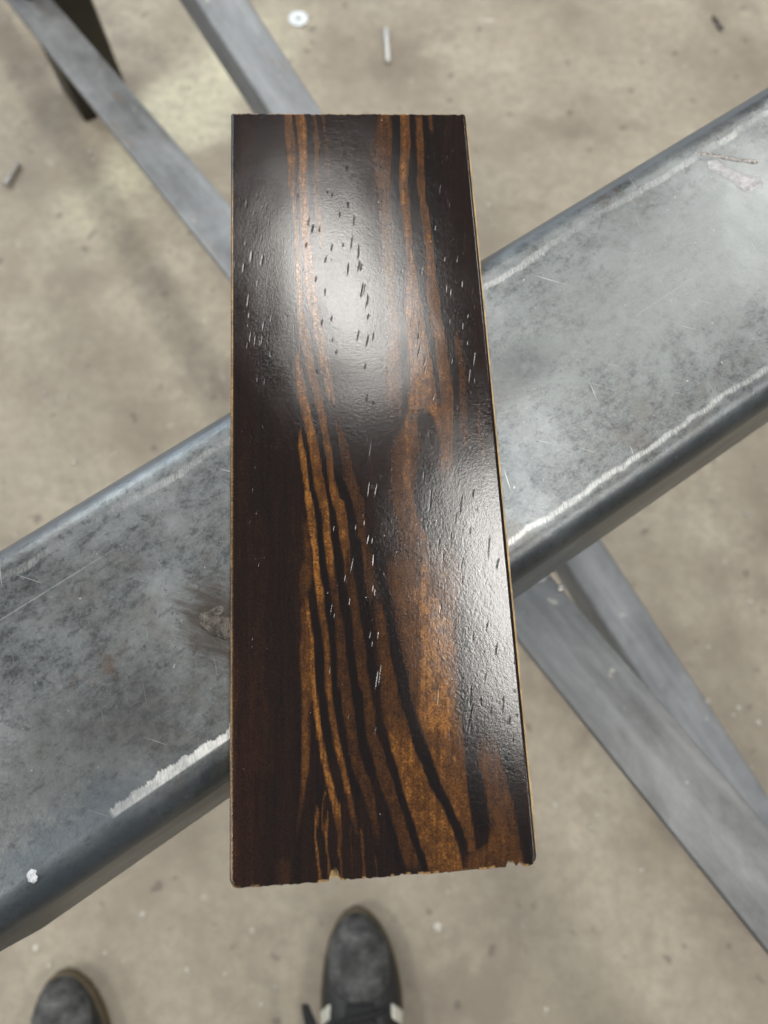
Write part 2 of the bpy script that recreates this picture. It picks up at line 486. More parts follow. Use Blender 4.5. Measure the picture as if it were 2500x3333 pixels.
# dark upright standing on the floor behind the flat bar
pc = atd(186, 266, 0)
ps = 0.088
ctr = pc + (TDIR + NDIR) * ps / 2 * np.array([1, 1, 0])
ctr = pc + NDIR * ps / 2 + TDIR * ps / 2
post = hollow_tube("steel_post", 0, 0.70, ps, ps, 0.006, 0.004, plain_mat("blackened_steel", (0.032, 0.027, 0.02), 0.5, 0.3, 0.3, 20, 0.2), None, nx=3, seg=5)
post.matrix_world = Matrix.Translation(Vector((ctr[0], ctr[1], 0))) @ Matrix.Rotation(ALPHA, 4, 'Z') @ Matrix.Rotation(R(-90), 4, 'Y') @ Matrix.Translation((0, 0, -ps / 2))
tag(post, "dark square post standing on the floor behind the flat bar, upper left", "post")

# ------------------------------------------------------------------ the wood sample
PAN = {1: (740, 350), 2: (1140, 350), 3: (740, 990), 4: (1160, 990), 5: (740, 1630), 6: (1220, 1630), 7: (740, 2260), 8: (1260, 2260)}
ZS = 500 / 1659.0
def tr(*runs):
    """runs: panel, [(y, xl, xr), ...]  ->  sorted arrays in photograph pixels"""
    out = []
    for p, rows in runs:
        ox, oy = PAN[p]
        out += [(oy + y * ZS, ox + a * ZS, ox + c * ZS) for y, a, c in rows]
    out.sort()
    return np.array(out)

# light figure of the veneer: (strength, softness in px, end fades in px, trace)
LIGHT = [
 (0.66, 6, 1, 90, tr((1, [(-90, 612, 700), (60, 620, 705), (200, 628, 722), (400, 642, 742), (600, 658, 748), (800, 668, 745), (1000, 690, 745), (1200, 705, 762), (1400, 716, 778), (1600, 735, 795), (1800, 736, 808), (2000, 746, 825), (2130, 752, 832)]),
                  (3, [(100, 760, 850), (200, 770, 868), (400, 788, 905), (600, 820, 935), (800, 875, 985), (1000, 930, 1030), (1200, 970, 1068), (1400, 1010, 1105), (1600, 1045, 1135), (1800, 1080, 1150), (2000, 1105, 1190), (2100, 1125, 1210)]),
                  (5, [(0, 1140, 1250), (200, 1185, 1298), (400, 1212, 1318), (600, 1250, 1335), (800, 1272, 1352)]))),
 (0.72, 6, 1, 80, tr((1, [(-90, 722, 825), (60, 728, 835), (200, 745, 850), (400, 765, 865), (600, 768, 872), (800, 768, 872), (1000, 766, 872), (1200, 775, 878), (1400, 795, 890), (1600, 812, 920), (1800, 828, 940), (2000, 852, 960), (2130, 868, 975)]),
                  (3, [(100, 890, 1000), (200, 912, 1020), (400, 948, 1062), (600, 985, 1092), (800, 1030, 1132), (1000, 1080, 1175), (1150, 1110, 1200)]))),
 (0.42, 8, 1, 60, tr((1, [(-90, 880, 940), (60, 890, 960), (200, 905, 985), (400, 925, 1010), (600, 928, 1000), (800, 922, 1000), (1000, 930, 1010), (1200, 945, 1030), (1400, 960, 1045), (1600, 985, 1060)]))),
 (0.30, 10, 1, 80, tr((1, [(-90, 990, 1050), (60, 1000, 1060), (300, 1030, 1085), (600, 1062, 1140), (800, 1075, 1150), (1000, 1085, 1150)]))),
 (0.80, 6, 60, 110, tr((3, [(430, 722, 765), (600, 730, 778), (800, 738, 815), (1000, 770, 875), (1200, 812, 905), (1400, 850, 955), (1600, 890, 990), (1800, 915, 1020), (2000, 940, 1068), (2100, 960, 1080)]),
                    (5, [(0, 990, 1090), (200, 1020, 1115), (400, 1040, 1130), (600, 1065, 1155), (800, 1090, 1175), (1000, 1110, 1205)]))),
 (0.32, 8, 10, 200, tr((5, [(600, 1065, 1155), (800, 1090, 1175), (1000, 1110, 1205), (1200, 1155, 1235), (1400, 1170, 1260), (1600, 1180, 1280), (1800, 1190, 1295), (2000, 1196, 1330)]),
                     (7, [(0, 1225, 1335), (200, 1250, 1370), (400, 1280, 1395), (600, 1310, 1430), (800, 1350, 1480), (1000, 1440, 1560), (1200, 1500, 1600), (1500, 1560, 1650), (1850, 1640, 1700)]))),
 (1.00, 4, 60, 60, tr((3, [(1330, 775, 810), (1500, 778, 830), (1700, 792, 850), (1800, 806, 862), (2000, 826, 888), (2100, 830, 915)]),
                    (5, [(0, 840, 932), (200, 868, 956), (400, 890, 968), (600, 918, 996), (800, 935, 1012), (1000, 960, 1046), (1250, 997, 1068)]))),
 (0.74, 7, 40, 280, tr((5, [(800, 935, 1012), (900, 950, 1030), (1000, 960, 1046), (1200, 990, 1062), (1400, 1020, 1090), (1600, 1045, 1106), (1800, 1052, 1116), (2000, 1055, 1136), (2080, 1065, 1142)]),
                     (7, [(100, 1080, 1155), (200, 1092, 1170), (400, 1122, 1195), (600, 1152, 1230), (800, 1210, 1275), (1000, 1255, 1322), (1200, 1300, 1370), (1500, 1375, 1440), (1800, 1440, 1490)]))),
 (0.38, 10, 80, 80, tr((5, [(100, 780, 870), (400, 815, 885), (600, 825, 905), (800, 785, 930), (1000, 780, 880), (1200, 790, 900)]))),
 (0.60, 8, 80, 260, tr((5, [(1000, 800, 862), (1200, 795, 902), (1400, 800, 922), (1600, 785, 936), (1800, 788, 942), (2000, 795, 958), (2080, 800, 970)]),
                    (7, [(100, 806, 898), (200, 810, 892), (400, 800, 897), (600, 800, 892), (800, 790, 872), (1000, 790, 842), (1200, 770, 820), (1400, 750, 790), (1700, 735, 770)]))),
 (0.90, 5, 100, 230, tr((5, [(880, 825, 850), (1000, 826, 858), (1200, 850, 900), (1400, 880, 922), (1600, 890, 936), (1800, 885, 942), (2000, 902, 957), (2080, 912, 968)]),
                      (7, [(100, 925, 982), (200, 935, 997), (400, 965, 1027), (600, 990, 1057), (800, 1035, 1102), (1000, 1080, 1150), (1200, 1130, 1210), (1500, 1195, 1250), (1800, 1200, 1240)]))),
 (0.34, 8, 60, 60, tr((3, [(1200, 1150, 1240), (1600, 1228, 1330), (1900, 1270, 1390)]), (5, [(0, 1340, 1480), (200, 1400, 1500), (400, 1422, 1495), (600, 1462, 1575), (900, 1490, 1620), (1200, 1545, 1700)]))),
 (0.34, 8, 60, 60, tr((5, [(560, 1245, 1335), (700, 1260, 1350), (1000, 1300, 1396), (1200, 1335, 1430), (1400, 1355, 1460), (1600, 1366, 1495), (1800, 1386, 1512), (2000, 1415, 1536)]),
                    (7, [(0, 1455, 1552), (200, 1466, 1592), (400, 1492, 1600), (600, 1545, 1680), (800, 1600, 1745), (1000, 1660, 1805)]),
                    (8, [(1100, -20, 110), (1200, 10, 150), (1400, 66, 210), (1600, 116, 270), (1800, 176, 340), (1980, 225, 400)]))),
 # thin orange lines at the near end
 (0.80, 2.5, 6, 1, tr((7, [(1240, 952, 1000), (1300, 948, 990), (1400, 945, 985), (1500, 940, 968), (1650, 948, 975), (1800, 962, 988), (1950, 972, 998), (2100, 990, 1012)]))),
 (0.66, 2, 10, 14, tr((7, [(1070, 1052, 1068), (1150, 1028, 1044), (1300, 1020, 1040), (1400, 1025, 1044), (1500, 1032, 1044)]))),
 (0.66, 2.5, 8, 1, tr((7, [(1295, 1065, 1108), (1450, 1058, 1095), (1600, 1056, 1082), (1800, 1072, 1100), (2100, 1090, 1118)]))),
 (0.45, 3, 20, 1, tr((7, [(1330, 1185, 1222), (1500, 1195, 1238), (1700, 1188, 1220), (1900, 1210, 1240), (2100, 1225, 1260)]))),
 (0.25, 3, 20, 1, tr((7, [(1430, 1315, 1335), (1700, 1325, 1345), (2100, 1345, 1362)]))),
 (0.42, 3, 20, 1, tr((7, [(1480, 1438, 1468), (1700, 1450, 1480), (1900, 1456, 1486), (2100, 1462, 1492)]))),
 (0.35, 2, 20, 1, tr((7, [(1700, 1592, 1607), (2100, 1600, 1615)]))),
 # right hand bands
 (0.46, 22, 1, 140, tr((2, [(-90, 320, 440), (60, 310, 441), (200, 285, 441), (400, 235, 443), (600, 230, 450), (800, 265, 442), (1000, 300, 437), (1200, 320, 452), (1400, 335, 462), (1600, 350, 480), (1800, 370, 492), (2000, 395, 496), (2130, 400, 500)]),
                     (4, [(100, 330, 455), (400, 340, 476), (800, 300, 490), (1000, 315, 508), (1200, 330, 520), (1400, 420, 560)]))),
 (0.54, 10, 1, 100, tr((2, [(-90, 350, 440), (60, 360, 441), (200, 375, 441), (400, 380, 443), (600, 385, 450), (800, 390, 442), (1000, 395, 437), (1400, 425, 462)]))),
 (0.74, 6, 1, 190, tr((2, [(-90, 525, 635), (60, 530, 636), (200, 536, 645), (350, 541, 655), (500, 540, 650), (650, 536, 630), (800, 536, 626), (1000, 546, 640), (1200, 570, 656), (1400, 586, 666), (1600, 595, 682), (1800, 592, 712), (2000, 600, 750), (2130, 598, 770)]),
                    (4, [(100, 532, 716), (200, 540, 736), (400, 550, 776), (600, 556, 806), (800, 560, 842), (1000, 560, 872), (1120, 556, 885), (1300, 530, 900), (1600, 520, 900), (1900, 510, 880)]))),
 (0.60, 6, 1, 120, tr((2, [(-90, 690, 776), (60, 696, 780), (200, 710, 790), (400, 715, 804), (600, 720, 800), (800, 726, 802), (1000, 740, 822), (1200, 766, 860), (1400, 790, 880), (1600, 806, 905), (1800, 808, 930), (2000, 816, 960), (2130, 840, 975)]),
                    (4, [(100, 782, 916), (200, 800, 932), (400, 835, 970), (600, 870, 1005), (800, 896, 1036), (1000, 900, 1056), (1200, 880, 1060), (1400, 885, 1060), (1600, 910, 1050), (1800, 880, 1045), (2000, 870, 1060)]))),
 (0.40, 6, 1, 40, tr((2, [(-90, 830, 885), (60, 836, 890), (200, 846, 900), (330, 860, 902)]))),
 (0.40, 10, 60, 90, tr((4, [(200, 1040, 1100), (400, 1060, 1130), (600, 1090, 1165), (800, 1110, 1185), (1000, 1110, 1200), (1200, 1115, 1205), (1400, 1115, 1230), (1650, 1110, 1220)]))),
 (0.38, 8, 60, 80, tr((4, [(950, 1296, 1326), (1150, 1305, 1345), (1300, 1310, 1362), (1600, 1330, 1392), (1800, 1335, 1395)]))),
 # speckled brown round the knot
 (0.42, 26, 60, 60, tr((4, [(1200, 480, 660), (1400, 440, 660), (1600, 380, 680), (1800, 380, 670), (2000, 380, 640), (2130, 360, 620)]), (6, [(100, 200, 460), (300, 240, 530), (500, 260, 640), (700, 270, 720)]))),
 (0.66, 10, 20, 40, tr((4, [(1250, 516, 640), (1400, 500, 650), (1550, 520, 600), (1700, 500, 600), (1850, 480, 590), (2000, 520, 610), (2130, 530, 615)]), (6, [(60, 370, 440), (200, 380, 480), (350, 340, 540), (500, 430, 650)]))),
 (0.56, 34, 170, 40, tr((6, [(250, 330, 640), (600, 180, 900), (800, 160, 950), (1000, 190, 945), (1200, 230, 935), (1500, 280, 920), (1800, 340, 918), (2080, 385, 930)]), (8, [(100, 285, 800), (300, 350, 815)]))),
 (0.90, 30, 120, 80, tr((6, [(430, 440, 620), (480, 470, 660), (700, 470, 620), (900, 440, 640), (1050, 400, 690), (1300, 440, 860), (1500, 440, 880), (1700, 470, 890), (1900, 460, 900), (2080, 430, 905)]), (8, [(150, 320, 780), (400, 400, 780), (600, 470, 790)]))),
 (0.64, 8, 60, 20, tr((8, [(100, 285, 803), (200, 320, 806), (400, 392, 822), (600, 452, 836), (800, 522, 852), (1000, 602, 872), (1200, 702, 892), (1400, 792, 916), (1600, 862, 946), (1740, 880, 952)]))),
 (0.42, 14, 40, 40, tr((6, [(1000, 0, 75), (1500, 20, 160), (1900, 50, 245), (2080, 60, 265)]), (8, [(100, -70, 150), (300, -40, 220), (500, 20, 275)]))),
 (0.74, 8, 130, 1, tr((8, [(100, -70, 150), (250, -40, 200), (400, 0, 240), (600, 48, 300), (800, 112, 390), (1000, 160, 465), (1200, 222, 590), (1400, 292, 682), (1600, 352, 762), (1800, 422, 810), (1960, 470, 830)]))),
 (0.46, 16, 200, 1, tr((8, [(150, 1010, 1120), (350, 1000, 1150), (600, 985, 1220), (800, 985, 1262), (1000, 1045, 1312), (1200, 1076, 1370), (1400, 1112, 1402), (1600, 1090, 1432), (1750, 860, 1470), (1960, 800, 1490)]))),
 # reddish left border
 (0.17, 16, 200, 1, tr((5, [(1200, 20, 140), (2080, 20, 150)]), (7, [(300, 20, 110), (1400, 20, 110), (2000, 20, 130)]))),
 (0.14, 30, 40, 40, tr((1, [(60, 110, 330), (500, 110, 330), (900, 110, 200)]))),
 (0.10, 40, 60, 60, tr((5, [(0, 120, 400), (900, 150, 450), (2000, 150, 480)]), (7, [(300, 150, 500), (1000, 100, 600)]))),
 (0.20, 20, 60, 1, tr((7, [(1650, 560, 680), (1900, 520, 700), (2100, 500, 700)]))),
]
DARK = [
 (0.95, 4, 1, 30, tr((1, [(-90, 700, 722), (60, 706, 728), (200, 724, 744), (400, 744, 764), (600, 748, 767), (800, 745, 767), (1000, 746, 765), (1200, 764, 774), (1400, 779, 794), (1600, 796, 811), (1800, 810, 827), (2000, 826, 851), (2130, 833, 867)]),
                   (3, [(100, 851, 889), (200, 869, 911), (400, 906, 947), (600, 936, 984), (800, 986, 1029), (1000, 1031, 1079), (1200, 1069, 1109), (1400, 1106, 1190), (1600, 1136, 1226), (1800, 1152, 1250), (2000, 1192, 1290)]),
                   (5, [(0, 1252, 1340), (200, 1300, 1398), (400, 1320, 1420), (600, 1338, 1458), (800, 1360, 1475), (1000, 1400, 1515), (1200, 1435, 1542), (1400, 1465, 1565), (1600, 1500, 1580), (1800, 1516, 1602), (2000, 1540, 1650)]))),
 (0.92, 5, 1, 30, tr((1, [(-90, 826, 872), (60, 836, 888), (200, 852, 902), (400, 868, 922), (600, 874, 926), (800, 874, 920), (1000, 874, 928), (1200, 880, 942), (1400, 892, 958), (1600, 922, 982)]))),
 (0.85, 6, 1, 30, tr((1, [(-90, 935, 990), (60, 955, 1000), (300, 985, 1030), (600, 1005, 1058), (800, 1005, 1070), (1000, 1012, 1080)]))),
 (0.95, 4, 1, 40, tr((2, [(-90, 443, 524), (60, 444, 528), (200, 445, 534), (400, 447, 538), (600, 453, 538), (800, 446, 534), (1000, 440, 543), (1200, 456, 566), (1400, 466, 584), (1600, 484, 593), (1800, 495, 590), (2000, 500, 596)]),
                   (4, [(0, 440, 522), (200, 458, 536), (400, 476, 546), (600, 486, 553), (800, 492, 556), (1000, 506, 556), (1150, 522, 548), (1250, 530, 540)]))),
 (0.96, 4, 1, 30, tr((2, [(-90, 638, 688), (60, 640, 692), (200, 649, 706), (400, 656, 712), (600, 642, 717), (800, 630, 723), (1000, 643, 737), (1200, 660, 763), (1400, 670, 788), (1600, 686, 803), (1800, 715, 806), (2000, 754, 813)]),
                   (4, [(0, 702, 762), (200, 739, 797), (400, 779, 832), (600, 809, 867), (800, 845, 893), (1000, 874, 917), (1120, 874, 910), (1180, 880, 900)]))),
 (0.92, 5, 1, 60, tr((2, [(-90, 780, 832), (60, 783, 836), (300, 795, 858), (600, 803, 870), (1000, 824, 910), (1400, 884, 960), (1800, 934, 1010)]), (4, [(0, 908, 990), (200, 934, 1034), (400, 973, 1057), (600, 1010, 1084), (800, 1040, 1106), (1000, 1058, 1108), (1200, 1062, 1114), (1400, 1060, 1112), (1700, 1050, 1098)]))),
 (0.95, 4, 30, 40, tr((3, [(450, 770, 795), (600, 780, 818), (800, 818, 872), (1000, 877, 928), (1200, 907, 968), (1400, 957, 1008), (1600, 992, 1043), (1800, 1022, 1078), (2000, 1070, 1102)]),
                     (5, [(0, 1092, 1138), (200, 1118, 1183), (400, 1132, 1208), (600, 1158, 1246), (800, 1177, 1272), (1000, 1207, 1298), (1200, 1238, 1332), (1400, 1263, 1352), (1600, 1283, 1363), (1800, 1298, 1383), (2000, 1333, 1413)]),
                     (7, [(0, 1337, 1452), (200, 1372, 1462), (400, 1398, 1488), (600, 1432, 1542), (800, 1482, 1592), (1000, 1565, 1650)]))),
 (0.95, 4, 30, 60, tr((3, [(1250, 800, 832), (1400, 820, 850), (1600, 836, 888), (1800, 864, 913), (2000, 888, 938)]),
                     (5, [(0, 933, 988), (200, 958, 1018), (400, 970, 1038), (600, 998, 1062), (800, 1013, 1088), (1000, 1047, 1108), (1200, 1064, 1152), (1400, 1092, 1168), (1600, 1108, 1178), (1800, 1118, 1188), (2000, 1138, 1195)]),
                     (7, [(0, 1145, 1225), (200, 1172, 1248), (400, 1198, 1276), (600, 1232, 1305), (800, 1278, 1345), (1000, 1325, 1420), (1200, 1375, 1490)]))),
 (0.80, 7, 60, 60, tr((5, [(1050, 900, 985), (1200, 906, 985), (1400, 924, 1015), (1600, 940, 1040), (1800, 946, 1050), (2000, 962, 1052)]), (7, [(0, 975, 1066), (200, 998, 1088), (400, 1030, 1118), (600, 1060, 1148), (800, 1106, 1205)]))),
 (0.95, 5, 80, 80, tr((6, [(400, -20, 55), (600, -5, 72), (800, 28, 100), (1000, 70, 160), (1200, 102, 192), (1400, 138, 240), (1600, 168, 282), (1800, 200, 322), (2000, 240, 362), (2080, 255, 375)]),
                     (8, [(100, 160, 275), (200, 190, 312), (400, 258, 375), (600, 310, 445), (800, 390, 520), (1000, 478, 600), (1200, 590, 692), (1400, 682, 782), (1600, 762, 855), (1750, 800, 880)]))),
 (0.92, 6, 80, 60, tr((6, [(800, 945, 985), (1000, 940, 1000), (1400, 922, 1012), (1800, 920, 1030), (2080, 928, 1045)]),
                     (8, [(100, 806, 915), (200, 812, 930), (400, 826, 962), (600, 840, 966), (800, 855, 978), (1000, 878, 1036), (1200, 896, 1072), (1400, 920, 1104), (1500, 942, 1098), (1620, 965, 1050)]))),
 (0.95, 5, 60, 10, tr((8, [(450, -60, 0), (600, -30, 42), (800, 22, 104), (1000, 72, 154), (1200, 150, 222), (1400, 212, 292), (1600, 272, 344), (1800, 344, 424), (1900, 390, 450)]))),
 (0.95, 5, 40, 1, tr((8, [(1200, -60, 5), (1300, -20, 30), (1400, 0, 62), (1600, 42, 114), (1800, 92, 174), (2000, 150, 230)]))),
 (0.80, 9, 60, 1, tr((8, [(500, 1180, 1300), (800, 1270, 1380), (1000, 1320, 1420), (1300, 1390, 1500), (1700, 1455, 1600), (1900, 1490, 1640)]))),
 # knot and its tail
 (0.97, 9, 14, 16, tr((4, [(1110, 698, 722), (1150, 668, 765), (1220, 652, 835), (1300, 655, 872), (1400, 670, 880), (1550, 690, 905), (1700, 690, 880), (1850, 650, 872), (2000, 630, 882), (2120, 620, 890)]),
                     (6, [(0, 425, 700), (150, 455, 726), (250, 495, 738), (330, 545, 745), (400, 585, 745), (470, 640, 722), (500, 660, 700)]))),
 (0.85, 4, 12, 20, tr((4, [(1090, 622, 636), (1200, 600, 628), (1300, 584, 616)]))),
 (0.85, 4, 12, 20, tr((4, [(1060, 722, 742), (1130, 700, 735), (1180, 680, 720)]))),
 (0.75, 8, 30, 10, tr((4, [(1850, 235, 275), (2000, 215, 290), (2120, 220, 310)]), (6, [(0, 40, 195), (100, 70, 208), (190, 110, 212), (230, 160, 210)]))),
]

def board_pattern(X, Y):
    """X, Y: photograph pixels of every vertex -> value 0 (near black) .. 1 (orange)"""
    jx = (vnoise(X / 40, Y / 150, 1) - 0.5) * 6 + (vnoise(X / 9, Y / 40, 2) - 0.5) * 2 + (vnoise(X / 2.2, Y / 75, 15) - 0.5) * 6
    Xj = X + jx
    Yj = Y + (vnoise(X / 4.5, Y / 60, 7) - 0.5) * 50 * sstep(Y, 420, 520) * sstep(-Y, -2780, -2700)
    V = 0.035 + 0.06 * vnoise(X / 22, Y / 420, 9)
    def mask(soft, f0, f1, T, jag=0.0):
        xl = np.interp(Y, T[:, 0], T[:, 1]); xr = np.interp(Y, T[:, 0], T[:, 2])
        m = sstep(Xj, xl - soft * 0.5, xl + soft * 0.5) * sstep(-Xj, -xr - soft * 0.5, -xr + soft * 0.5)
        return m * sstep(Yj, T[0, 0] - 0.01, T[0, 0] + f0) * sstep(-Yj, -T[-1, 0] - 0.01, -T[-1, 0] + f1)
    for s, soft, f0, f1, T in LIGHT:
        V = np.maximum(V, mask(soft * 1.7, f0, f1, T) * s)
    for s, soft, f0, f1, T in DARK:
        V = V * (1 - 0.92 * s * mask(soft * 1.9, f0, f1, T))
    # streaks along the grain, mottling and fine fleck
    grain = vnoise(Xj / 3.4, Y / 130, 3) * 0.5 + vnoise(Xj / 9, Y / 260, 4) * 0.5
    mott = vnoise(X / 17, Y / 26, 5) * 0.55 + vnoise(X / 6.5, Y / 7.5, 6) * 0.45
    fleck = vnoise(X / 3.6, Y / 3.6, 8)
    V = V * (0.62 + 0.56 * grain) * (0.50 + 0.88 * mott) * (0.76 + 0.46 * fleck)
    V = V + 0.06 * (grain - 0.42)
    return np.clip(V, 0.0, 1.0)

# dark pores of the veneer: panel, x, y, length, width (panel pixels)
PORES = [(1, 765, 945, 60, 12), (1, 873, 1235, 95, 15), (1, 920, 1300, 120, 18), (1, 995, 1310, 80, 14), (1, 850, 1480, 75, 16), (1, 1128, 1505, 95, 12), (1, 1250, 1480, 50, 8),
 (1, 1060, 1640, 80, 14), (1, 955, 1850, 80, 16), (1, 1053, 1990, 90, 12), (1, 1215, 1150, 70, 14), (1, 1305, 1740, 170, 11), (1, 1345, 1450, 190, 5), (1, 1418, 1550, 180, 6), (1, 1420, 1720, 110, 12), (1, 1448, 1720, 90, 10),
 (1, 1460, 1970, 190, 22), (1, 1515, 2090, 170, 12), (1, 1370, 1210, 140, 10), (1, 260, 1610, 130, 26), (1, 375, 1650, 120, 22), (1, 175, 1730, 110, 14), (1, 370, 1410, 60, 14), (1, 325, 960, 60, 10), (1, 425, 1060, 70, 12), (1, 375, 1090, 60, 12),
 (1, 325, 1900, 70, 12), (1, 225, 2080, 150, 12), (1, 1305, 1040, 80, 16), (1, 1250, 390, 60, 10), (1, 1265, 480, 70, 10), (1, 1295, 640, 80, 12), (1, 995, 470, 70, 12), (1, 365, 140, 70, 10), (1, 410, 240, 70, 10), (1, 205, 240, 70, 8), (1, 935, 220, 60, 8), (1, 900, 100, 60, 12), (1, 1175, 165, 40, 10), (1, 1240, 160, 50, 8), (1, 1135, 930, 60, 10), (1, 1085, 905, 50, 10), (1, 205, 1040, 80, 8), (1, 285, 1150, 70, 8),
 (2, 100, 1690, 110, 14), (2, 120, 1720, 90, 12), (2, 150, 1960, 160, 18), (2, 190, 2080, 150, 12), (2, 90, 1590, 110, 8), (2, 895, 530, 90, 10), (2, 1040, 550, 70, 8), (2, 965, 890, 120, 8), (2, 940, 230, 160, 6), (2, 1020, 280, 60, 8), (2, 1100, 480, 60, 8), (2, 1065, 1060, 60, 8), (2, 1015, 1640, 70, 10), (2, 770, 1770, 90, 10), (2, 1035, 1960, 80, 10), (2, 1080, 2000, 80, 10), (2, 1205, 1910, 80, 8), (2, 1150, 1650, 60, 8), (2, 915, 1310, 70, 7), (2, 710, 215, 70, 7), (2, 860, 240, 50, 7), (2, 990, 600, 50, 7),
 (3, 1016, 205, 80, 16), (3, 1123, 160, 75, 14), (3, 1523, 135, 70, 16), (3, 1413, 340, 150, 10), (3, 1513, 400, 140, 14), (3, 1578, 350, 110, 12), (3, 1135, 390, 60, 8), (3, 1175, 525, 65, 10), (3, 1487, 680, 80, 12), (3, 960, 740, 60, 10), (3, 390, 230, 90, 12), (3, 250, 350, 130, 8), (3, 300, 390, 130, 8), (3, 375, 390, 100, 8), (3, 465, 540, 60, 10), (3, 325, 810, 40, 8), (3, 405, 830, 60, 8), (3, 387, 1310, 70, 10), (3, 262, 1450, 100, 10), (3, 400, 1480, 50, 8), (3, 540, 1540, 40, 8), (3, 480, 1540, 40, 8), (3, 305, 1760, 60, 8), (3, 275, 2010, 90, 6), (3, 205, 2070, 50, 7), (3, 1490, 1330, 100, 14), (3, 1550, 1560, 170, 12), (3, 1515, 1470, 60, 10), (3, 1530, 2000, 190, 8), (3, 1610, 2000, 170, 8), (3, 1335, 1420, 70, 7), (3, 1505, 1020, 110, 6), (3, 1570, 1090, 70, 6), (3, 235, 120, 70, 8), (3, 475, 150, 70, 7), (3, 640, 140, 50, 7),
 (4, 672, 350, 90, 10), (4, 680, 500, 140, 10), (4, 740, 620, 110, 10), (4, 742, 710, 80, 8), (4, 832, 1000, 80, 22), (4, 1270, 580, 180, 10), (4, 1218, 770, 180, 10), (4, 1145, 240, 80, 8), (4, 1195, 420, 50, 8), (4, 1270, 820, 70, 8), (4, 1200, 130, 50, 8), (4, 820, 1560, 50, 8), (4, 870, 1450, 50, 7), (4, 690, 1400, 40, 7), (4, 780, 1410, 60, 7), (4, 730, 1860, 90, 9), (4, 800, 2100, 190, 12), (4, 1305, 1340, 90, 8), (4, 1370, 1300, 60, 8), (4, 1130, 2120, 180, 8), (4, 1260, 2040, 110, 12), (4, 1085, 1120, 60, 8), (4, 1230, 1590, 80, 8),
 (5, 318, 140, 90, 10), (5, 245, 245, 90, 9), (5, 305, 630, 80, 10), (5, 345, 690, 110, 12), (5, 408, 610, 60, 9), (5, 475, 1340, 80, 10), (5, 275, 1520, 260, 12), (5, 155, 1220, 40, 8), (5, 315, 1890, 60, 10), (5, 1390, 290, 70, 10), (5, 1483, 245, 60, 10), (5, 1155, 300, 70, 8), (5, 1525, 420, 110, 16), (5, 1570, 430, 80, 8), (5, 1580, 640, 150, 16), (5, 1350, 700, 210, 10), (5, 1275, 840, 110, 10), (5, 1578, 940, 100, 10), (5, 1598, 990, 70, 8), (5, 1090, 995, 40, 12), (5, 1128, 1170, 160, 10), (5, 1160, 1240, 100, 9), (5, 1325, 1090, 110, 10), (5, 1548, 1450, 100, 10), (5, 1570, 1540, 80, 8), (5, 1635, 1440, 80, 8), (5, 1110, 1840, 100, 10), (5, 1620, 1930, 230, 20),
 (6, 595, 60, 130, 12), (6, 925, 70, 150, 8), (6, 875, 170, 130, 8), (6, 688, 480, 140, 12), (6, 820, 380, 90, 10), (6, 735, 620, 90, 8), (6, 940, 670, 150, 10), (6, 1232, 500, 300, 8), (6, 1325, 680, 140, 16), (6, 945, 860, 130, 10), (6, 710, 1170, 90, 9), (6, 1210, 1345, 130, 10), (6, 1005, 1390, 70, 9), (6, 1060, 1450, 120, 10), (6, 1308, 1610, 170, 14), (6, 1192, 1900, 110, 10), (6, 690, 2120, 200, 10), (6, 1032, 2110, 240, 14), (6, 1030, 320, 120, 9), (6, 40, 1450, 100, 10), (6, 60, 1880, 300, 8), (6, 5, 990, 80, 10), (6, 1140, 2150, 90, 8), (6, 1385, 2150, 90, 8), (6, 1510, 1740, 60, 8), (6, 1510, 2060, 50, 12),
 (7, 210, 1430, 60, 9), (7, 268, 1740, 120, 8), (7, 305, 1960, 120, 9), (7, 945, 990, 50, 9), (7, 1315, 240, 90, 7), (7, 1605, 390, 120, 6), (7, 1150, 1650, 60, 8), (7, 380, 660, 40, 8), (7, 1320, 640, 50, 6), (7, 850, 1620, 40, 10),
 (8, 558, 70, 140, 10), (8, 680, 400, 110, 8), (8, 688, 650, 180, 12), (8, 890, 250, 330, 10), (8, 905, 370, 120, 8), (8, 1010, 80, 90, 7), (8, 1118, 190, 120, 8), (8, 1250, 140, 150, 8), (8, 1320, 290, 130, 9), (8, 1360, 500, 60, 9), (8, 1435, 1490, 110, 10), (8, 1465, 1790, 80, 8), (8, 1400, 230, 40, 14), (8, 1390, 1010, 30, 8)]

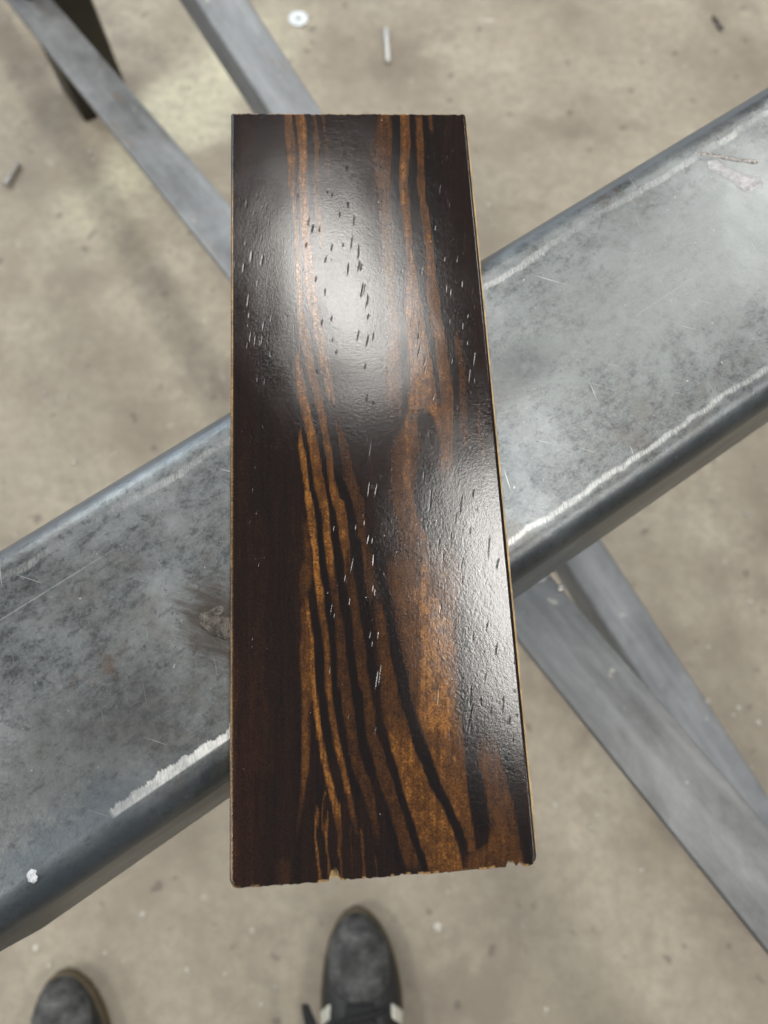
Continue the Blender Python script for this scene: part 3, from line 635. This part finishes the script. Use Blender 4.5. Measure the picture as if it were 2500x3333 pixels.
def make_board():
    z0 = BOARD_Z
    TL, TR = at(750.5, 368, z0), at(1516, 372, z0)
    BR, BL = at(1751, 2816, z0), at(745, 2894, z0)
    wid = np.linalg.norm(TR - TL)
    nu, nv = 600, 1250
    def graded(n, extra, edge):
        u = np.linspace(0, 1, n)
        e = np.linspace(0, edge, extra + 1)[:-1]
        return np.unique(np.round(np.r_[u, e, 1 - e], 7))
    U = graded(nu, 14, 0.02)
    Vv = graded(nv, 10, 0.006)
    uu, vv = np.meshgrid(U, Vv)
    P = (TL * ((1 - uu) * (1 - vv))[..., None] + TR * (uu * (1 - vv))[..., None] + BL * ((1 - uu) * vv)[..., None] + BR * (uu * vv)[..., None])
    X0, Y0 = project(P)
    LEN = 0.315; WID = 0.1045
    du = np.minimum(uu, 1 - uu) * WID
    dv0, dv1 = vv * LEN, (1 - vv) * LEN
    # ragged saw-cut ends: pull the end rows in or out along the board
    yd = (BL - TL) / np.linalg.norm(BL - TL)
    rag1 = (vnoise(uu * 90, uu * 0, 11) - 0.5) * 0.0003 + (vnoise(uu * 28, uu * 0, 12) - 0.5) * 0.00022
    rag1 = rag1 + np.where(vnoise(uu * 34, uu * 0 + 3, 13) > 0.78, -0.0003, 0) * sstep(uu, 0.25, 0.35)
    rag0 = (vnoise(uu * 110, uu * 0, 14) - 0.5) * 0.0004
    xpix = X0[-1, :]
    chip = -0.0036 * np.exp(-((xpix - 1088) / 15) ** 4) - 0.0021 * np.exp(-((xpix - 1664) / 13) ** 4) - 0.0013 * np.exp(-((xpix - 1692) / 8) ** 2)
    rag1 = rag1 + chip[None, :] * np.ones_like(uu)
    rag1[:, :] = rag1[-1:, :]
    w1 = sstep(-dv1, -0.0075, 0); w0 = sstep(-dv0, -0.003, 0)
    P = P + yd * (rag1 * w1 - rag0 * w0)[..., None]
    # rounded plan corners
    xd = (TR - TL) / wid
    for (uc, vc, rad) in ((0, 1, 0.0030), (1, 1, 0.0032), (0, 0, 0.0007), (1, 0, 0.0007)):
        a = (uu if uc == 0 else 1 - uu) * WID
        c = (vv if vc == 0 else 1 - vv) * LEN
        inside = (a < rad) & (c < rad)
        dx = np.where(inside, rad - a, 0); dy = np.where(inside, rad - c, 0)
        mx = np.maximum(dx, dy); ln = np.sqrt(dx * dx + dy * dy) + 1e-9
        s = np.where(inside, mx / ln, 1)
        P = P + xd * ((dx * (1 - s)) * (1 if uc == 0 else -1))[..., None] + yd * ((dy * (1 - s)) * (1 if vc == 0 else -1))[..., None]
    # height: eased long edges, faint hollows, pores
    r = 0.0014
    def ease(d, r):
        t = np.clip(r - d, 0, r)
        return r - np.sqrt(np.maximum(r * r - t * t, 0))
    zz = -ease(du, r) - 0.35 * ease(np.minimum(dv0, dv1), 0.0007)
    zz = zz + (vnoise(uu * 5 + 3, vv * 9, 21) - 0.5) * 0.00016 + (vnoise(uu * 13, vv * 26, 22) - 0.5) * 0.00005
    peel = vnoise(X0 / 5, Y0 / 6, 23) + 0.6 * vnoise(X0 / 12, Y0 / 14, 24)
    reg = 0.35 + 0.85 * np.exp(-(((X0 - 1560) / 190) ** 2 + ((Y0 - 1850) / 500) ** 2)) + 0.35 * np.exp(-(((X0 - 1480) / 120) ** 2 + ((Y0 - 700) / 300) ** 2))
    zz = zz + (peel - 0.8) * 0.000011 * reg
    pore = np.zeros_like(uu)
    plist = []
    for p, x, y, ln, w in PORES:
        ox, oy = PAN[p]
        plist.append((ox + x * ZS, oy + y * ZS, ln * ZS, w * ZS, 1.0))
    r_ = np.random.default_rng(5)
    for i in range(130):
        u_, v_ = r_.random(), r_.random()
        q = TL * (1 - u_) * (1 - v_) + TR * u_ * (1 - v_) + BL * (1 - u_) * v_ + BR * u_ * v_
        a, c = project(q)
        plist.append((a, c, r_.uniform(6, 24), r_.uniform(1.6, 2.6), r_.uniform(0.25, 0.7)))
    for a, c, ln, w, dep in plist:
        sel = np.abs(Vv - 0) >= 0
        rows = np.where((Y0[:, 0] > c - ln) & (Y0[:, 0] < c + ln + 60))[0]
        if len(rows) == 0: continue
        r0, r1 = max(rows[0] - 40, 0), rows[-1] + 1
        Xs, Ys = X0[r0:r1], Y0[r0:r1]
        lean = (Ys - c) * (-0.06 - 0.16 * (0.5 + 0.5 * math.sin(a * 12.9898 + c * 4.1)))
        w2 = max(w * 0.5, 1.4)
        g = np.exp(-((Xs - a - lean) / (w2 * 0.62)) ** 2) * np.exp(-((Ys - c) / (ln * 0.40)) ** 4)
        pore[r0:r1] = np.maximum(pore[r0:r1], g * dep)
    zz = zz - pore * 0.000065
    P[..., 2] += zz
    # colour
    val = board_pattern(X0, Y0)
    stops = np.array([0, 0.12, 0.35, 0.65, 1.0])
    cols = np.array([(0.0058, 0.0040, 0.0037), (0.018, 0.0086, 0.0056), (0.050, 0.0215, 0.0078), (0.102, 0.043, 0.0120), (0.245, 0.107, 0.024)])
    rgb = np.stack([np.interp(val, stops, cols[:, i]) for i in range(3)], -1)
    red = np.exp(-((X0 - 800) / 60) ** 2) * sstep(Y0, 1900, 2500)
    rgb = rgb + red[..., None] * np.array([0.008, 0.002, 0.001]) * (0.4 + vnoise(X0 / 5, Y0 / 80, 31))[..., None]
    rgb = rgb * (1 - 0.5 * sstep(pore, 0.3, 0.8))[..., None]
    # worn raw wood on the eased edges and at chips
    tan = np.array([0.42, 0.27, 0.12])
    dl = uu * WID * 1000
    wear = np.exp(-((dl - 0.72) / 0.46) ** 2) * sstep(Y0, 520, 700) * (1 - 0.45 * sstep(Y0, 1500, 1900)) * np.clip(0.45 + 0.4 * vnoise(X0 / 50, Y0 / 5, 32) + 0.6 * vnoise(X0 / 50, Y0 / 70, 33) - 0.2, 0, 1)
    wear = np.maximum(wear, sstep(-dl, -0.75, -0.35) * sstep(Y0, 1640, 1750) * sstep(vnoise(X0 / 50, Y0 / 90, 34), 0.2, 0.6) * (0.3 + 0.5 * vnoise(X0 / 50, Y0 / 5, 38)))
    wear = np.maximum(wear, sstep(-dv1, -0.0009, -0.0003) * sstep(vnoise(uu * 55, uu * 0, 35) * (0.4 + 0.8 * vnoise(uu * 11, uu * 0, 37)), 0.50, 0.68) * 0.85)
    wear = np.maximum(wear, sstep(-dv0, -0.0007, -0.0002) * sstep(vnoise(uu * 60, uu * 0, 36), 0.25, 0.5))
    rgb = rgb * (1 - wear)[..., None] + tan * wear[..., None]
    # build the sheet with a skirt
    nr, nc = uu.shape
    org = np.array([(TL + TR + BL + BR)[0] / 4, (TL + TR + BL + BR)[1] / 4, BEAM_Z + 0.0001])
    top = P.reshape(-1, 3)
    idx = np.arange(nr * nc).reshape(nr, nc)
    ring = np.r_[idx[0, :-1], idx[:-1, -1], idx[-1, :0:-1], idx[:0:-1, 0]]
    low = top[ring].copy(); low[:, 2] = z0 - 0.0045
    mid = top[ring].copy(); mid[:, 2] -= 0.0004
    verts = np.r_[top, mid, low] - org
    nt_, nring = nr * nc, len(ring)
    quads = np.stack([idx[:-1, :-1], idx[1:, :-1], idx[1:, 1:], idx[:-1, 1:]], -1).reshape(-1, 4)
    j = np.arange(nring); j2 = (j + 1) % nring
    s1 = np.stack([ring[j], ring[j2], nt_ + j2, nt_ + j], -1)
    s2 = np.stack([nt_ + j, nt_ + j2, nt_ + nring + j2, nt_ + nring + j], -1)
    F = np.r_[quads, s1, s2]
    me = bpy.data.meshes.new("veneer")
    me.vertices.add(len(verts)); me.vertices.foreach_set('co', verts.astype(np.float32).ravel())
    me.loops.add(len(F) * 4); me.loops.foreach_set('vertex_index', F.astype(np.int32).ravel())
    me.polygons.add(len(F)); me.polygons.foreach_set('loop_start', np.arange(0, len(F) * 4, 4, dtype=np.int32))
    try: me.polygons.foreach_set('loop_total', np.full(len(F), 4, dtype=np.int32))
    except Exception: pass
    me.polygons.foreach_set('use_smooth', np.ones(len(F), dtype=bool))
    me.update(calc_edges=True)
    col = np.ones((len(verts), 4), dtype=np.float32)
    col[:nt_, :3] = rgb.reshape(-1, 3)
    sk = rgb.reshape(-1, 3)[ring] * 0.5 + np.array([0.02, 0.012, 0.008])
    col[nt_:nt_ + nring, :3] = sk; col[nt_ + nring:, :3] = sk * 0.8
    at_ = me.color_attributes.new("figure", 'FLOAT_COLOR', 'POINT')
    at_.data.foreach_set('color', col.ravel())
    m, nt, b = new_mat("lacquered_ebony_veneer")
    k = NB(nt)
    a_ = k.n('ShaderNodeVertexColor', layer_name="figure").outputs['Color']
    v = k.coords()
    sp = k.noise(v, 1500, 3, 0.6)
    cross = k.noise(k.mapping(v, scale=(900, 2600, 1)), 1.0, 2, 0.5)
    c = k.mix(k.step(sp, 0.38, 0.62, 0.0, 1.0), k.mix(1.0, a_, (0.62, 0.55, 0.5), 'MULTIPLY'), a_)
    c = k.mix(k.step(cross, 0.35, 0.6, 0.35, 0.0), c, k.mix(1.0, c, (0.5, 0.42, 0.36), 'MULTIPLY'))
    dust = k.noise(k.mapping(v, loc=(1, 2, 3)), 800, 1, 0.3)
    c = k.mix(k.step(dust, 0.845, 0.86), c, (0.62, 0.62, 0.62))
    k.l(c, b.inputs['Base Color'])
    fine = k.noise(v, 1900, 2, 0.5)
    peel_n = k.noise(v, 900, 2, 0.5)
    k.l(k.math('ADD', k.math('MULTIPLY', peel_n, 0.06), 0.19), b.inputs['Roughness'])
    b.inputs['Specular IOR Level'].default_value = 0.60
    h = k.math('ADD', k.math('MULTIPLY', fine, 0.5), k.math('MULTIPLY', peel_n, 0.5))
    k.l(k.bump(h, 0.34, 0.00012), b.inputs['Normal'])
    b.inputs['Specular IOR Level'].default_value = 0.0
    gl = k.n('ShaderNodeBsdfAnisotropic', distribution='BECKMANN')
    gl.inputs['Color'].default_value = (1, 1, 1, 1)
    k.l(k.math('ADD', k.math('MULTIPLY', peel_n, 0.05), 0.170), gl.inputs['Roughness'])
    nrm = b.inputs['Normal'].links[0].from_socket
    k.l(nrm, gl.inputs['Normal'])
    fr = k.n('ShaderNodeFresnel'); fr.inputs['IOR'].default_value = 1.47
    k.l(nrm, fr.inputs['Normal'])
    mx_ = k.n('ShaderNodeMixShader')
    k.l(fr.outputs[0], mx_.inputs[0]); k.l(b.outputs[0], mx_.inputs[1]); k.l(gl.outputs[0], mx_.inputs[2])
    k.l(mx_.outputs[0], nt.nodes['Material Output'].inputs['Surface'])
    me.materials.append(m)
    root = empty("wood_sample", org)
    tag(root, "dark lacquered striped hardwood sample block resting across the grey steel beam", "wood sample")
    o = bpy.data.objects.new("veneer", me)
    scene.collection.objects.link(o); o.parent = root
    # pale core under the veneer, three glued plies
    e = 0.0008
    yv = -yd
    def outline(right, left, far, near):
        pts = []
        base = []
        n = 60
        def side(p, q, off, jit, sd):
            res = []
            for i in range(n):
                t = i / n
                z_ = (vnoise(np.array([t * 40.0]), np.array([sd * 1.0]), 41)[0] - 0.5) * jit
                res.append(p * (1 - t) + q * t + off * (1 + 0 * z_) + off / (np.linalg.norm(off) + 1e-9) * z_)
            return res
        pts += side(TL, TR, yv * far, 0.0003, 1)
        pts += side(TR, BR, xd * right, 0.00025, 2)
        pts += side(BR, BL, -yv * near, 0.0007, 3)
        pts += side(BL, TL, -xd * left, 0.0003, 4)
        return pts
    tanm = plain_mat("raw_plywood", (0.52, 0.36, 0.18), 0.75, 0, 0.3, 220, 0.4, 0.2)
    brm = plain_mat("raw_plywood_brown", (0.36, 0.23, 0.11), 0.8, 0, 0.3, 220, 0.4, 0.2)
    zs = [z0 - 0.0030, z0 - 0.0068, z0 - 0.0105, BEAM_Z + 0.0001]
    offs = [(0.0008, -0.0002, 0.00045, -0.0007), (0.0006, -0.0004, 0.0002, -0.0009), (0.0005, -0.0004, 0.0, -0.0002)]
    for i in range(3):
        pts = outline(*offs[i])
        n = len(pts)
        vv_ = [(p[0] - org[0], p[1] - org[1], zs[i] - org[2]) for p in pts] + [(p[0] - org[0], p[1] - org[1], zs[i + 1] - org[2]) for p in pts]
        ff = [tuple(range(n)), tuple(range(2 * n - 1, n - 1, -1))] + [(a, n + a, n + (a + 1) % n, (a + 1) % n) for a in range(n)]
        recalc(link_mesh("core_ply", vv_, ff, tanm if i != 1 else brm, root, smooth=False))
    return root
make_board()

# ------------------------------------------------------------------ shoes
shoe_black = plain_mat("worn_black_leather", (0.022, 0.023, 0.023), 0.55, 0, 0.5, 45, 0.5)
shoe_grey = plain_mat("scuffed_toe_suede", (0.066, 0.067, 0.064), 0.75, 0, 0.9, 45, 0.8)
gum = plain_mat("gum_rubber", (0.085, 0.064, 0.034), 0.7, 0, 0.2, 40, 0.1)
stripe_m = plain_mat("cream_leather", (0.70, 0.68, 0.58), 0.55, 0, 0.08, 60, 0.1)
lace_m = plain_mat("black_lace", (0.014, 0.014, 0.015), 0.85, 0, 0.3, 400, 0.5)

SL = 0.290   # shoe length; local y runs from toe (0) back to heel (-SL)
def half_w(t):
    return np.interp(t, [0, 0.02, 0.06, 0.12, 0.2, 0.3, 0.38, 0.5, 0.65, 0.8, 0.9, 0.96, 1.0],
                     [0.003, 0.0150, 0.0255, 0.0350, 0.0425, 0.0470, 0.0480, 0.044, 0.037, 0.0355, 0.033, 0.024, 0.006])
def top_h(t):
    return np.interp(t, [0, 0.03, 0.08, 0.15, 0.25, 0.35, 0.45, 0.6, 0.75, 0.9, 1.0],
                     [0.020, 0.036, 0.047, 0.053, 0.058, 0.066, 0.078, 0.098, 0.100, 0.098, 0.085])
def skew(t):
    return 0.006 * math.sin(min(1, max(0, t)) * math.pi * 1.1)
SOLE = 0.021
def upper_point(t, ph, off=0.0):
    """ph -1..1 from outer side over the top to the inner side"""
    a = ph * math.pi / 2
    w = float(half_w(t)) * 0.97; h = float(top_h(t)) - SOLE
    ex = 0.80
    s, c = math.sin(a), math.cos(a)
    x = w * math.copysign(abs(s) ** ex, s); z = h * abs(c) ** 0.92
    nrm = np.array([s, 0.0, c])
    return np.array([x + skew(t), -t * SL, SOLE - 0.003 + z]) + nrm * off

def make_shoe(label, loc, rotz, mirror, laces=True):
    root = empty("sneaker", loc, (0, 0, rotz))
    tag(root, label, "shoe", "the photographer's black sneakers")
    mx = -1 if mirror else 1
    def flip(vs): return [(v[0] * mx, v[1], v[2]) for v in vs]
    # sole
    ts = np.r_[np.linspace(0, 0.12, 14), np.linspace(0.15, 0.9, 20), np.linspace(0.92, 1, 10)]
    right = [((half_w(t) + 0.0006) + skew(t), -t * SL + 0.0006 * (1 - 2 * t)) for t in ts]
    left = [(-(half_w(t) + 0.0006) + skew(t), -t * SL + 0.0006 * (1 - 2 * t)) for t in ts]
    outl = right + left[::-1]
    n = len(outl)
    vz = []
    cx, cy = 0, -SL / 2
    for z, s in ((0.0, 0.965), (0.003, 0.99), (0.010, 1.0), (SOLE - 0.003, 0.995), (SOLE, 0.965)):
        vz += [(cx + (x - cx) * s, cy + (y - cy) * (1 - (1 - s) * 0.3), z + 0.010 * max(0, 1 + (y - 0.0) / 0.06) ** 2 * (1 if y > -0.06 else 0) * 0.6) for x, y in outl]
    fs = [(i * n + j, i * n + (j + 1) % n, (i + 1) * n + (j + 1) % n, (i + 1) * n + j) for i in range(4) for j in range(n)]
    fs += [tuple(range(n))[::-1], tuple(range(4 * n, 5 * n))]
    recalc(link_mesh("sole", flip(vz), fs, gum, root))
    # upper with an opening towards the heel
    tt = np.r_[np.linspace(0.002, 0.14, 18), np.linspace(0.16, 0.96, 34), np.linspace(0.97, 0.998, 6)]
    pp = np.linspace(-1, 1, 41)
    vz, fs = [], []
    for t in tt:
        for p in pp:
            q = upper_point(t, p)
            if t > 0.34:      # throat: dip below the tongue, open collar behind
                dpt = sstep(np.array(t), 0.34, 0.42) * sstep(np.array(-abs(p)), -0.30, -0.16)
                q[2] -= float(dpt) * 0.006
            q[2] += 0.0012 * math.sin(t * 60 + p * 5) * (1 if 0.1 < t < 0.4 else 0) * (1 - abs(p))
            vz.append(q)
    m_ = len(pp)
    for i in range(len(tt) - 1):
        for j in range(m_ - 1):
            tm = (tt[i] + tt[i + 1]) / 2; pm = (pp[j] + pp[j + 1]) / 2
            if 0.60 < tm < 0.93 and abs(pm) < 0.42: continue
            fs.append((i * m_ + j, (i + 1) * m_ + j, (i + 1) * m_ + j + 1, i * m_ + j + 1))
    up = link_mesh("upper", flip(vz), fs, shoe_black, root)
    recalc(up)
    sol = up.modifiers.new("thickness", 'SOLIDIFY'); sol.thickness = 0.002; sol.offset = -1
    def patch(name, fn, nu, nv, mat, th=0.0016, parent=root):
        vz, fs = [], []
        for lay in (th, -0.0006):
            for i in range(nu + 1):
                for j in range(nv + 1):
                    t, p = fn(i / nu, j / nv)
                    vz.append(upper_point(t, p, lay))
        N = (nu + 1) * (nv + 1)
        idx = lambda i, j, l: l * N + i * (nv + 1) + j
        for i in range(nu):
            for j in range(nv):
                fs.append((idx(i, j, 0), idx(i + 1, j, 0), idx(i + 1, j + 1, 0), idx(i, j + 1, 0)))
                fs.append((idx(i, j, 1), idx(i, j + 1, 1), idx(i + 1, j + 1, 1), idx(i + 1, j, 1)))
        for i in range(nu):
            fs.append((idx(i, 0, 0), idx(i, 0, 1), idx(i + 1, 0, 1), idx(i + 1, 0, 0)))
            fs.append((idx(i, nv, 0), idx(i + 1, nv, 0), idx(i + 1, nv, 1), idx(i, nv, 1)))
        for j in range(nv):
            fs.append((idx(0, j, 0), idx(0, j + 1, 0), idx(0, j + 1, 1), idx(0, j, 1)))
            fs.append((idx(nu, j, 0), idx(nu, j, 1), idx(nu, j + 1, 1), idx(nu, j + 1, 0)))
        return recalc(link_mesh(name, flip(vz), fs, mat, parent))
    # toe overlay, T-shaped up to the laces
    patch("toe_cap", lambda a, c: (0.015 + a * (0.30 - 0.10 * (2 * c - 1) ** 2), (c * 2 - 1) * (0.62 + 0.16 * math.sin(a * math.pi))), 22, 24, shoe_grey, 0.0013)
    # three slanting side stripes on each side
    for side in (-1, 1):
        for s_i in range(3):
            t0 = 0.345 + s_i * 0.088
            patch("side_stripe", lambda a, c, t0=t0, side=side: (t0 + c * 0.048 + (a) * 0.055 - 0.02, side * (0.50 + 0.42 * a)), 12, 4, stripe_m, 0.0022)
    # tongue
    patch("tongue", lambda a, c: (0.315 + a * 0.30, (c * 2 - 1) * (0.17 + 0.03 * a)), 14, 8, lace_m, 0.0035)
    # laces: crossing rows
    def tube(name, pts, r, mat, parent=root, flat=0.55):
        pts = [np.array(p, float) for p in pts]
        seg = 8; vz, fs = [], []
        for i, p in enumerate(pts):
            d = pts[min(i + 1, len(pts) - 1)] - pts[max(i - 1, 0)]; d = d / (np.linalg.norm(d) + 1e-9)
            s = np.cross(d, np.array([0, 0, 1.0])); s /= (np.linalg.norm(s) + 1e-9)
            u = np.cross(s, d)
            vz += [p + s * r * math.cos(2 * math.pi * j / seg) + u * r * flat * math.sin(2 * math.pi * j / seg) for j in range(seg)]
        for i in range(len(pts) - 1):
            for j in range(seg):
                fs.append((i * seg + j, i * seg + (j + 1) % seg, (i + 1) * seg + (j + 1) % seg, (i + 1) * seg + j))
        fs += [tuple(range(seg))[::-1], tuple(range((len(pts) - 1) * seg, len(pts) * seg))]
        return recalc(link_mesh(name, flip(vz), fs, mat, parent))
    for i in range(6):
        t = 0.355 + i * 0.045
        sg = 1 if i % 2 else -1
        tube("lace", [upper_point(t + 0.02 * c * sg, c * 0.33, 0.0055) for c in np.linspace(-1, 1, 13)], 0.0032, lace_m)
    if laces:
        b0 = upper_point(0.50, -0.05, 0.010)
        loop = []
        for i in range(26):
            a = i / 25 * math.pi
            loop.append((b0[0] - 0.060 * math.sin(a) * 0.95, b0[1] + 0.050 * math.sin(a) ** 2 - 0.012 * math.cos(a) , b0[2] + 0.014 * math.sin(a) - 0.052 * math.sin(a) ** 3))
        tube("lace_loop", loop, 0.0042, lace_m)
        loop = []
        for i in range(26):
            a = i / 25 * math.pi
            loop.append((b0[0] + 0.056 * math.sin(a) * 0.95, b0[1] - 0.010 * math.sin(a) ** 2 + 0.020 * math.cos(a), b0[2] + 0.012 * math.sin(a) - 0.040 * math.sin(a) ** 3))
        tube("lace_loop", loop, 0.0035, lace_m)
    return root
tr_ = atd(770, 1957, 0.012)
make_shoe("black sneaker with cream side stripes below the end of the wood sample", (tr_[0], tr_[1], 0), R(1), False)
tl_ = atd(136, 2094, 0.012)
make_shoe("black sneaker at the lower left corner, only its toe in view", (tl_[0], tl_[1], 0), R(17), True)

# ------------------------------------------------------------------ small things on the floor
zinc = plain_mat("zinc_plate", (0.72, 0.72, 0.70), 0.35, 0.5, 0.12, 120, 0.1)
dull_zinc = plain_mat("dull_zinc", (0.42, 0.41, 0.38), 0.45, 0.5, 0.3, 160, 0.2)
dark_iron = plain_mat("dark_iron", (0.10, 0.095, 0.09), 0.5, 0.6, 0.3, 120, 0.2)
def washer(loc, ro, ri, th):
    seg = 40; vz, fs = [], []
    for r_, z in ((ro, 0), (ro, th), (ri, th), (ri, 0)):
        vz += [(r_ * math.cos(2 * math.pi * j / seg), r_ * math.sin(2 * math.pi * j / seg), z) for j in range(seg)]
    for i in range(4):
        for j in range(seg):
            fs.append((i * seg + j, i * seg + (j + 1) % seg, ((i + 1) % 4) * seg + (j + 1) % seg, ((i + 1) % 4) * seg + j))
    o = recalc(link_mesh("washer", vz, fs, zinc, loc=loc)); sharp(o, 35)
    return tag(o, "round bright flat washer lying on the concrete near the top", "washer")
p = atd(645, 43, 0); washer((p[0], p[1], 0.0002), 0.0165, 0.0045, 0.003)

def stud(name, pa, pb, r, label, cat, mat, head=0.0, thread=True):
    """a bolt lying on the floor: turned profile with ridges, and a head"""
    a, b = np.array(pa), np.array(pb)
    L = np.linalg.norm(b - a)
    prof = [(0, 0.0001), (0, r * 0.8)]
    n = 16
    for i in range(n):
        t = i / n
        prof += [(L * (0.02 + 0.62 * t), r * 0.82), (L * (0.02 + 0.62 * (t + 0.5 / n)), r)] if thread else []
    prof += [(L * 0.66, r), (L * 0.9, r)]
    if head: prof += [(L * 0.9, head), (L, head * 0.95)]
    else: prof += [(L, r * 0.75)]
    prof += [(prof[-1][0], 0.0001)]
    seg = 12; vz = []
    for x, q in prof:
        vz += [(x, q * math.cos(2 * math.pi * j / seg), q * math.sin(2 * math.pi * j / seg)) for j in range(seg)]
    fs = [(i * seg + j, i * seg + (j + 1) % seg, (i + 1) * seg + (j + 1) % seg, (i + 1) * seg + j) for i in range(len(prof) - 1) for j in range(seg)]
    fs += [tuple(range(seg))[::-1], tuple(range((len(prof) - 1) * seg, len(prof) * seg))]
    ang = math.atan2(b[1] - a[1], b[0] - a[0])
    o = recalc(link_mesh(name, vz, fs, mat, loc=(a[0], a[1], max(r, head) + 0.0001), rot=(0, 0, ang))); sharp(o, 50)
    return tag(o, label, cat)
stud("bolt", atd(838, 138, 0), atd(834, 68, 0), 0.0045, "small pale bolt lying on the concrete right of the washer", "bolt", zinc)
stud("bolt", atd(44, 358, 0), atd(16, 404, 0), 0.0042, "small pale bolt on the concrete at the left edge, beside the flat bar", "bolt", dull_zinc, 0.0058)
stud("nail", atd(1538, 38, 0), atd(1556, 66, 0), 0.0025, "short dark nail lying on the concrete near the upper right", "nail", dark_iron, 0.004)

# crumbs of concrete, paint and slag scattered over the floor, too many to count
def crumbs():
    vz, fs = [], []
    r_ = np.random.default_rng(99)
    spots = [(atd(x, y, 0), s) for x, y, s in ((1055, 444, .007), (1061, 474, .006), (1066, 492, .006), (358, 681, .006), (1611, 1111, .007), (1040 + 90, 2000, .003), (946, 2003, .010), (968, 2022, .005), (1497, 1590, .006), (1530, 1515, .006),
             (1638, 1561, .007), (1595, 1530, .006), (1200, 1740, .007), (1275, 1785, .006), (1385, 1880, .005), (310, 1975, .007), (405, 2095, .005), (545, 2010, .004), (565, 2170, .005), (540, 1870, .005), (77, 2048, .006), (108, 2085, .005),
             (195, 330, .009), (205, 345, .007), (600, 1000, .005), (145, 858, .006), (99, 848, .006), (250, 980, .005), (160, 1000, .006), (380, 985, .004), (1450, 1700, .006), (1530, 1400, .005), (1620, 1300, .006), (1180, 2180, .005), (1290, 1760, .005))]
    for i in range(150):
        x, y = r_.uniform(-0.9, 0.9), r_.uniform(-0.5, 1.3)
        spots.append((np.array([x, y, 0]), abs(r_.normal(0, 0.0016)) + 0.0007))
    for p, s in spots:
        s = s * 0.62
        b0 = len(vz); seg = 6
        ph = r_.random() * 6
        for z, q in ((0, 1.0), (0.35, 0.95), (0.7, 0.55)):
            for j in range(seg):
                a = ph + 2 * math.pi * j / seg
                rr = s * q * (0.75 + 0.5 * r_.random())
                vz.append((p[0] + rr * math.cos(a), p[1] + rr * math.sin(a), z * s * 0.8))
        for i in range(2):
            for j in range(seg):
                fs.append((b0 + i * seg + j, b0 + i * seg + (j + 1) % seg, b0 + (i + 1) * seg + (j + 1) % seg, b0 + (i + 1) * seg + j))
        fs.append(tuple(range(b0 + 12, b0 + 18)))
    o = link_mesh("floor_crumbs", vz, fs, plain_mat("crumb", (0.46, 0.43, 0.37), 0.8, 0, 0.35, 60, 0.2), smooth=False)
    tag(o, "pale crumbs and chips scattered over the concrete floor", "debris", kind='stuff')
crumbs()

# white spatter stuck to the flat bar where it leaves the beam
def on_bar(x, y):
    d_ = A1 - A0; n_ = np.array([-d_[1], d_[0], 0]); up_ = np.cross(d_, n_); up_ /= np.linalg.norm(up_)
    r0 = CF * FOCAL - CU * (y * D - CY) + np.array([1, 0, 0]) * (x * D - CX)
    return CO + r0 * (((A0 - CO) @ up_) / (r0 @ up_))
inv = flat_bar.matrix_world.inverted()
for x_, y_, r_, mt in ((1170, 1246, 0.0046, white_paint), (1212, 1270, 0.0028, weld_mat)):
    q = inv @ Vector(on_bar(x_, y_))
    lump("weld_spatter", r_, 0.6, mt, flat_bar, q, 4, stretch=(1.0, 1.3))
